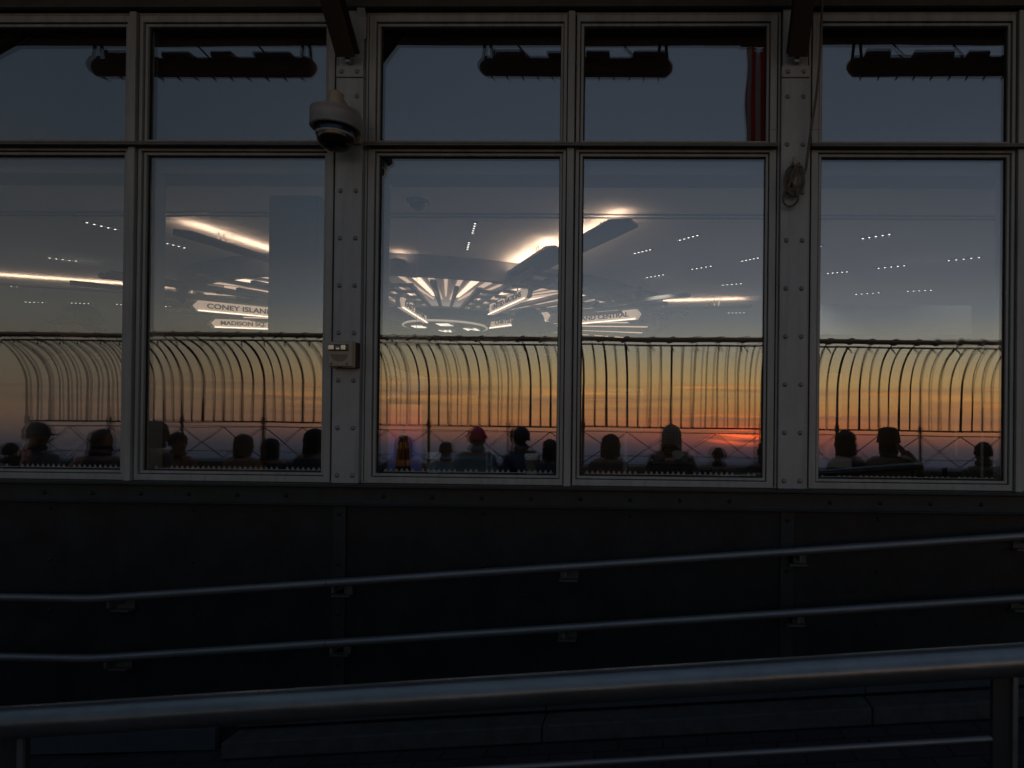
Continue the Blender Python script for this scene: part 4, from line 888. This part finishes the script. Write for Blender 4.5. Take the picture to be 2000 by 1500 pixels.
# red neon outline at the column's right
a = aty(629, 432, 2.6); b = aty(640, 490, 2.6)
t = thing('neon_sign', 'small red neon outline right of the black column', 'neon sign', (a.x, 2.6, b.z))
MB().tube([(b.x,2.6,a.z),(a.x,2.6,a.z),(a.x,2.6,b.z+0.02),(b.x,2.6,b.z)], 0.006, 8).build('tube', RED, t)
MB().box(a.x-0.02, b.x+0.05, 2.62, 2.64, b.z-0.03, a.z+0.03).build('backing', BLACK, t)
MB().tube([((a.x+b.x)/2, 2.63, a.z+0.03), ((a.x+b.x)/2, 2.63, ZC)], 0.005, 6).build('hanger', FIN, t)
# small smoked ceiling dome
p = atz(816, 398, ZC-0.03)
o = MB().lathe([(0.10, 0.029), (0.10, 0.01), (0.075, 0.0), (0.06, -0.035), (0.03, -0.055), (0.001, -0.06)], (p.x, p.y, ZC-0.03), 24).build('ceiling_dome', SMOKE); o['label'] = 'small dark camera dome on the lobby ceiling near the glass'; o['category'] = 'camera'

# things standing just inside the windows
def cup(px0, px1, py0, py1, lb):
    y = 0.13; a = aty(px0, py1, y); b = aty(px1, py0, y); cx = (a.x+b.x)/2; h = b.z-1.4705; z = 1.4705; r = (b.x-a.x)/2
    t = thing('coffee_cup', lb, 'cup', (cx, y, z), 'paper coffee cups on the window sill')
    MB().lathe([(r*0.74, 0.0), (r*0.92, h*0.83), (r*0.8, h*0.83)], (cx,y,z+0.0005), 28).build('cup', mat('white paper', (0.85,0.85,0.83), 0.6), t)
    MB().lathe([(r*0.80, h*0.18), (r*0.815, h*0.18), (r*0.925, h*0.70), (r*0.905, h*0.70), (r*0.80, h*0.18)], (cx,y,z), 28).build('sleeve', mat('brown sleeve', (0.14,0.10,0.07), 0.8), t)
    for q in range(4):
        pts = []
        for s in range(9):
            f = s/8; zz = z+h*(0.22+0.44*f); rr = r*(0.825+0.10*(0.22+0.44*f-0.18)/0.52)+0.0012; an = rad(-128+q*20)+0.16*math.sin(f*PI*1.6); pts.append((cx+rr*math.cos(an), y+rr*math.sin(an), zz))
        MB().tube(pts, 0.0014, 5).build('wave_line', mat('pale line', (0.4,0.36,0.3), 0.7), t)
    MB().lathe([(r*0.93, h*0.80), (r*1.0, h*0.81), (r*1.0, h*0.87), (r*0.95, h*0.89), (r*0.92, h*0.98), (r*0.86, h*1.0), (r*0.80, h*0.97), (0.001, h*0.965)], (cx,y,z), 28).build('lid', mat('white lid', (0.86,0.88,0.87), 0.4), t)
cup(833, 861, 884, 923, 'paper coffee cup with white lid and brown sleeve, left one, by the red beanie')
cup(1024, 1053, 886, 926, 'paper coffee cup with white lid and brown sleeve, right one, beside the middle mullion')
# lit poster of a tower at dusk with a stepped model tower in front
def posterM():
    M = bpy.data.materials.new('dusk poster'); M.use_nodes = True; t = M.node_tree; b = t.nodes['Principled BSDF']
    c = t.nodes.new('ShaderNodeTexCoord'); sp = t.nodes.new('ShaderNodeSeparateXYZ'); t.links.new(c.outputs['Generated'], sp.inputs[0]); r = t.nodes.new('ShaderNodeValToRGB'); e = r.color_ramp.elements
    e[0].position = 0.0; e[0].color = (0.02,0.03,0.09,1); e[1].position = 1.0; e[1].color = (0.35,0.13,0.05,1)
    for p_, c_ in ((0.42, (0.05,0.05,0.13,1)), (0.62, (0.28,0.05,0.07,1)), (0.82, (0.42,0.09,0.05,1))): k = e.new(p_); k.color = c_
    t.links.new(sp.outputs[2], r.inputs[0]); t.links.new(r.outputs[0], b.inputs['Base Color']); t.links.new(r.outputs[0], b.inputs['Emission Color']); b.inputs['Emission Strength'].default_value = 0.32; b.inputs['Roughness'].default_value = 0.4
    return M
y = 0.5; a = aty(757, 930, y); b = aty(822, 790, y)
t = thing('poster', 'backlit poster of a red and blue dusk sky standing inside the window', 'poster', ((a.x+b.x)/2, y, 1.3))
MB().box(a.x, b.x, y, y+0.02, a.z, b.z).build('picture', posterM(), t)
MB().box(a.x+0.02, a.x+0.05, y+0.0205, y+0.05, ZFL, a.z+0.3).box(b.x-0.05, b.x-0.02, y+0.0205, y+0.05, ZFL, a.z+0.3).build('stand', FIN, t)
y = 0.42; cx = aty(787, 900, y).x; zz = lambda py: aty(787, py, y).z
t = thing('model_tower', 'slender stepped model tower with a tall spire, lit gold at its setbacks', 'model', (cx, y, ZFL))
def towerM(name, k_):  # gold uplight put into the facade as glowing streaks
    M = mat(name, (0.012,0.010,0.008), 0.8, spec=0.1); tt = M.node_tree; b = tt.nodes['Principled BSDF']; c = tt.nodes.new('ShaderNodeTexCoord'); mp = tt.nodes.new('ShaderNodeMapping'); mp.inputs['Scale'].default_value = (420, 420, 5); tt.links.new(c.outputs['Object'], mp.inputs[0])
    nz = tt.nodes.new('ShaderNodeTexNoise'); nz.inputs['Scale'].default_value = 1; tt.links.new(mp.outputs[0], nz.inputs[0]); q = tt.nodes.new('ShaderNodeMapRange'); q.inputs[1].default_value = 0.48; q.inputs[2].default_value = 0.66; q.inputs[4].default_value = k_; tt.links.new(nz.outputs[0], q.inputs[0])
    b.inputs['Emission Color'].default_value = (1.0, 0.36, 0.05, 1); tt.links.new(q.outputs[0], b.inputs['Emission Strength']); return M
PXM = (y+D0)/1333
def tier(w, py0, py1, nm, material): MB().box(cx-w/2*PXM, cx+w/2*PXM, y-w/2*PXM, y+w/2*PXM, zz(py0), zz(py1)).build(nm, material, t)
DKT = mat('tower stone', (0.012,0.010,0.009), 0.8, spec=0.1); TW = towerM('tower facade gold glow', 0.09); DKW = towerM('tower facade faint glow', 0.035)
MB().box(cx-11*PXM, cx+11*PXM, y-11*PXM, y+11*PXM, ZFL, zz(910)).build('base', DKT, t)
tier(20.5, 909.9, 897, 'lower_tier', TW); tier(19, 896.9, 876, 'middle_tier', DKW); tier(16, 875.9, 863, 'upper_tier', TW); tier(13, 862.9, 850, 'top_tier', DKW)
MB().lathe([(4.4*PXM, zz(849.9)), (4.2*PXM, zz(843)), (3.0*PXM, zz(841)), (2.4*PXM, zz(838)), (1.5*PXM, zz(815)), (0.8*PXM, zz(808)), (0.4*PXM, zz(790)), (0.0004, zz(775))], (cx, y, 0), 12).build('spire', mat('spire metal', (0.5,0.5,0.5), 0.3, 0.6), t)
# hanging white banner with letters, cut off by the frame
y = 1.1; a = aty(738, 790, y); b = aty(830, 715, y)
t = thing('hanging_banner', 'pale hanging banner with large letters ending in ION, at the left of the middle window', 'banner', ((a.x+b.x)/2, y, a.z))
MB().prism([(a.x,y,a.z+0.02),(b.x,y,a.z+0.10),(b.x,y,b.z-0.07),(a.x,y,b.z+0.02)], (0,0.012,0)).build('cloth', mat('pale banner', (0.72,0.78,0.80), 0.8), t)
lettering('ION', t, tuple(aty(772, 751, y-0.006)), (1,0,-0.1), (0,-1,0), 0.095, 0.10, LETT, 0.004)
for q in (0.2, 0.8): MB().tube([(a.x+(b.x-a.x)*q, y+0.006, b.z-0.03), (a.x+(b.x-a.x)*q, y+0.006, ZC)], 0.0012, 6).build('wire', FIN, t)
# white chair-like rack
y = 0.75; a = aty(824, 925, y); b = aty(960, 872, y)
t = thing('metal_rack', 'thin white metal rack frame standing behind the two coffee cups', 'rack', ((a.x+b.x)/2, y, ZFL))
WHT = mat('white metal', (0.38,0.36,0.33), 0.5)
for x in (a.x, a.x+0.028, b.x-0.028, b.x): MB().tube([(x,y,ZFL),(x,y,b.z)], 0.006, 8).build('upright', WHT, t)
for x in (a.x, b.x-0.028): MB().tube([(x,y,b.z),(x+0.028,y,b.z)], 0.006, 8).tube([(x,y,a.z+0.06),(x+0.028,y,a.z+0.06)], 0.006, 8).build('rung', WHT, t)
# counter with paper bags and boxes
y = 0.55; a = aty(1270, 935, y); b = aty(1357, 901, y)
t = thing('counter', 'dark low counter inside the window under the paper bundles', 'counter', ((a.x+b.x)/2, y+0.2, ZFL))
MB().box(a.x, b.x, y, y+0.4, ZFL, b.z-0.02).build('cabinet', mat('dark counter', (0.02,0.019,0.019), 0.5), t, bevel=0.004)
MB().box(a.x-0.01, b.x+0.01, y-0.015, y+0.41, b.z-0.0195, b.z).build('top', mat('counter top', (0.04,0.032,0.028), 0.4), t, bevel=0.003)
CT = b.z
def bundle(px, py, r, lb, sd, col):
    rnd = random.Random(sd); c = aty(px, py, y+0.06); bm_ = bmesh.new(); bmesh.ops.create_icosphere(bm_, subdivisions=3, radius=r)
    for v in bm_.verts:
        k = 1+0.16*math.sin(v.co.x*70+sd)+0.12*math.sin(v.co.z*95+sd*2+v.co.y*50); v.co = Vector((v.co.x*k*1.15, v.co.y*k, v.co.z*k*0.85))
    zmin = min(v.co.z for v in bm_.verts); me = bpy.data.meshes.new('paper_bundle'); bm_.to_mesh(me); bm_.free(); me.shade_smooth()
    o = bpy.data.objects.new('paper_bundle', me); COL.objects.link(o); o.location = (c.x, c.y, CT-zmin+0.001); me.materials.append(mat('paper %.2f %.2f' % col[:2], col, 0.8, 0, 0.1, 20)); o['label'] = lb; o['category'] = 'paper'; o['group'] = 'crumpled papers on the counter'
bundle(1326, 888, 0.032, 'pale green crumpled paper bundle, larger, on the dark counter', 3, (0.40,0.45,0.40)); bundle(1350, 892, 0.026, 'peach crumpled paper bundle beside the larger green one', 8, (0.42,0.33,0.27))
MB().box(aty(1299,895,y+0.03).x, aty(1318,895,y+0.03).x, y+0.03, y+0.12, CT+0.001, CT+0.014).build('book', mat('yellow card', (0.42,0.30,0.16), 0.7), None)
bpy.data.objects['book']['label'] = 'small tan card box lying on the dark counter under the green paper'; bpy.data.objects['book']['category'] = 'box'; bpy.data.objects['book'].name = 'card_box'
def bag(px0, px1, py, lb, col, yy):
    a = aty(px0, py, yy); b = aty(px1, py, yy); t = thing('paper_bag', lb, 'bag', ((a.x+b.x)/2, yy, CT), 'paper bags beside the counter')
    h = a.z-CT; w = b.x-a.x
    MB().hexa([(a.x,yy,CT+0.001),(b.x,yy,CT+0.001),(b.x,yy+0.06,CT+0.001),(a.x,yy+0.06,CT+0.001)], [(a.x+0.004,yy+0.012,CT+h),(b.x-0.004,yy+0.012,CT+h),(b.x-0.004,yy+0.045,CT+h),(a.x+0.004,yy+0.045,CT+h)]).build('bag', mat('bag %.2f' % col[0], col, 0.8), t)
    MB().tube([(a.x+w*0.3,yy+0.02,CT+h-0.002),(a.x+w*0.33,yy+0.02,CT+h+0.022),(a.x+w*0.67,yy+0.02,CT+h+0.022),(a.x+w*0.7,yy+0.02,CT+h-0.002)], 0.002, 6).build('handle', mat('bag handle', (0.3,0.28,0.25), 0.8), t)
bag(1277, 1298, 879, 'tan paper bag on the left end of the dark counter', (0.17,0.12,0.08), 0.66)
# pale boxes and posts in the right window
y = 0.6
def crate(nm, px0, px1, py0, py1, yy, col, lb, dp=0.3):
    a = aty(px0, py1, yy); b = aty(px1, py0, yy); t = thing(nm, lb, 'box', ((a.x+b.x)/2, yy+dp/2, ZFL))
    MB().box(a.x, b.x, yy, yy+dp, a.z, b.z).build('box', mat('crate %.2f %.2f' % col[:2], col, 0.6), t, bevel=0.004)
    MB().box(a.x+0.01, b.x-0.01, yy+0.02, yy+dp-0.02, ZFL, a.z-0.0005).build('plinth', BLACK, t)
crate('display_case', 1560, 1664, 895, 913, 0.6, (0.42,0.46,0.42), 'pale green grey display case low in the right window')
crate('display_case', 1818, 1902, 894, 912, 0.7, (0.12,0.145,0.165), 'blue grey display case low in the right window beside the olive coat')
crate('display_case', 1365, 1395, 889, 902, 0.8, (0.4,0.36,0.3), 'small cream box beside the short haired head in the right half of the middle window', 0.1)
def pole(px, py0, py1, yy, lb, r=0.012):
    a = aty(px, py1, yy); b = aty(px, py0, yy); t = thing('display_pole', lb, 'pole', (a.x, yy, ZFL), 'slim white posts behind the glass')
    MB().tube([(a.x,yy,ZFL+0.012),(a.x,yy,b.z)], r, 12).build('pole', mat('pale post', (0.42,0.42,0.4), 0.4), t); MB().lathe([(0.12, 0.0), (0.12, 0.008), (0.02, 0.012)], (a.x,yy,ZFL+0.0005), 24).build('foot', FIN, t)
    MB().lathe([(r*1.2, 0), (r*1.2, 0.01), (0.001, 0.016)], (a.x,yy,b.z), 12).build('finial', FIN, t)
pole(1221, 848, 930, 0.5, 'slim white post inside the glass right of the middle mullion'); pole(1867, 660, 893, 0.9, 'tall slim white post behind the right window', 0.010); pole(1917, 672, 935, 0.8, 'tall slim white post at the right end of the right window', 0.009)
# framed notices deep in the room
def notice(px0, px1, py0, py1, yy, col, lb, txt=None, arrow=None, em=0.0):
    a = aty(px0, py1, yy); b = aty(px1, py0, yy); t = thing('notice_stand', lb, 'sign', ((a.x+b.x)/2, yy, ZFL))
    w = 0.02; MB().ring(a.x, b.x, a.z, b.z, (w,)*4, yy-0.02, yy+0.02).build('frame', WHT, t, bevel=0.003)
    MB().box(a.x+w, b.x-w, yy-0.005, yy+0.005, a.z+w, b.z-w).build('board', mat('notice %.2f %.2f' % col[:2], col, 0.6), t)
    x = (a.x+b.x)/2; MB().tube([(x,yy,ZFL+0.01),(x,yy,a.z)], 0.016, 10).lathe([(0.16,0.0),(0.16,0.01),(0.02,0.014)], (x,yy,ZFL+0.0005), 24).build('stand', WHT, t)
    if txt: lettering(txt, t, ((a.x+b.x)/2, yy-0.007, (a.z+b.z)/2+0.05), (1,0,0), (0,-1,0), (b.z-a.z)*0.2, (b.x-a.x)*0.6, LETT, 0.003)
notice(1187, 1257, 760, 843, 1.6, (0.12,0.115,0.10), 'framed notice with two arrows in the right half of the middle window')
notice(1590, 1643, 730, 815, 1.8, (0.34,0.31,0.24), 'pale framed notice at the left of the right window')
# a lit soffit panel and a doorway frame at the back right
o = MB().box(*( (lambda a,b: (a.x, b.x, 5.0, 5.1, a.z, b.z))(aty(1560, 652, 5.0), aty(1898, 597, 5.0)) )).build('partition', mat('pale wall panel', (0.15,0.165,0.17), 0.7)); o['label'] = 'pale blue grey wall panel deep behind the right window'; o['category'] = 'panel'
# two visitors inside
p = aty(1033, 606, 1.0)
person('person seen as a dark rounded head in front of the CHRYSLER BUILDING sign', p.x, 1.0, p.z, PI*0.1, top='hair', hair=(0.01,0.01,0.01), coat=(0.01,0.01,0.011), floor=ZFL, skin=2)
p = aty(166, 604, 0.9)
person('person in a flat dark cap looking out through the left window', p.x, 0.9, p.z, PI-0.2, top='cap', hat=(0.02,0.022,0.026), coat=(0.04,0.036,0.032), floor=ZFL, skin=0)
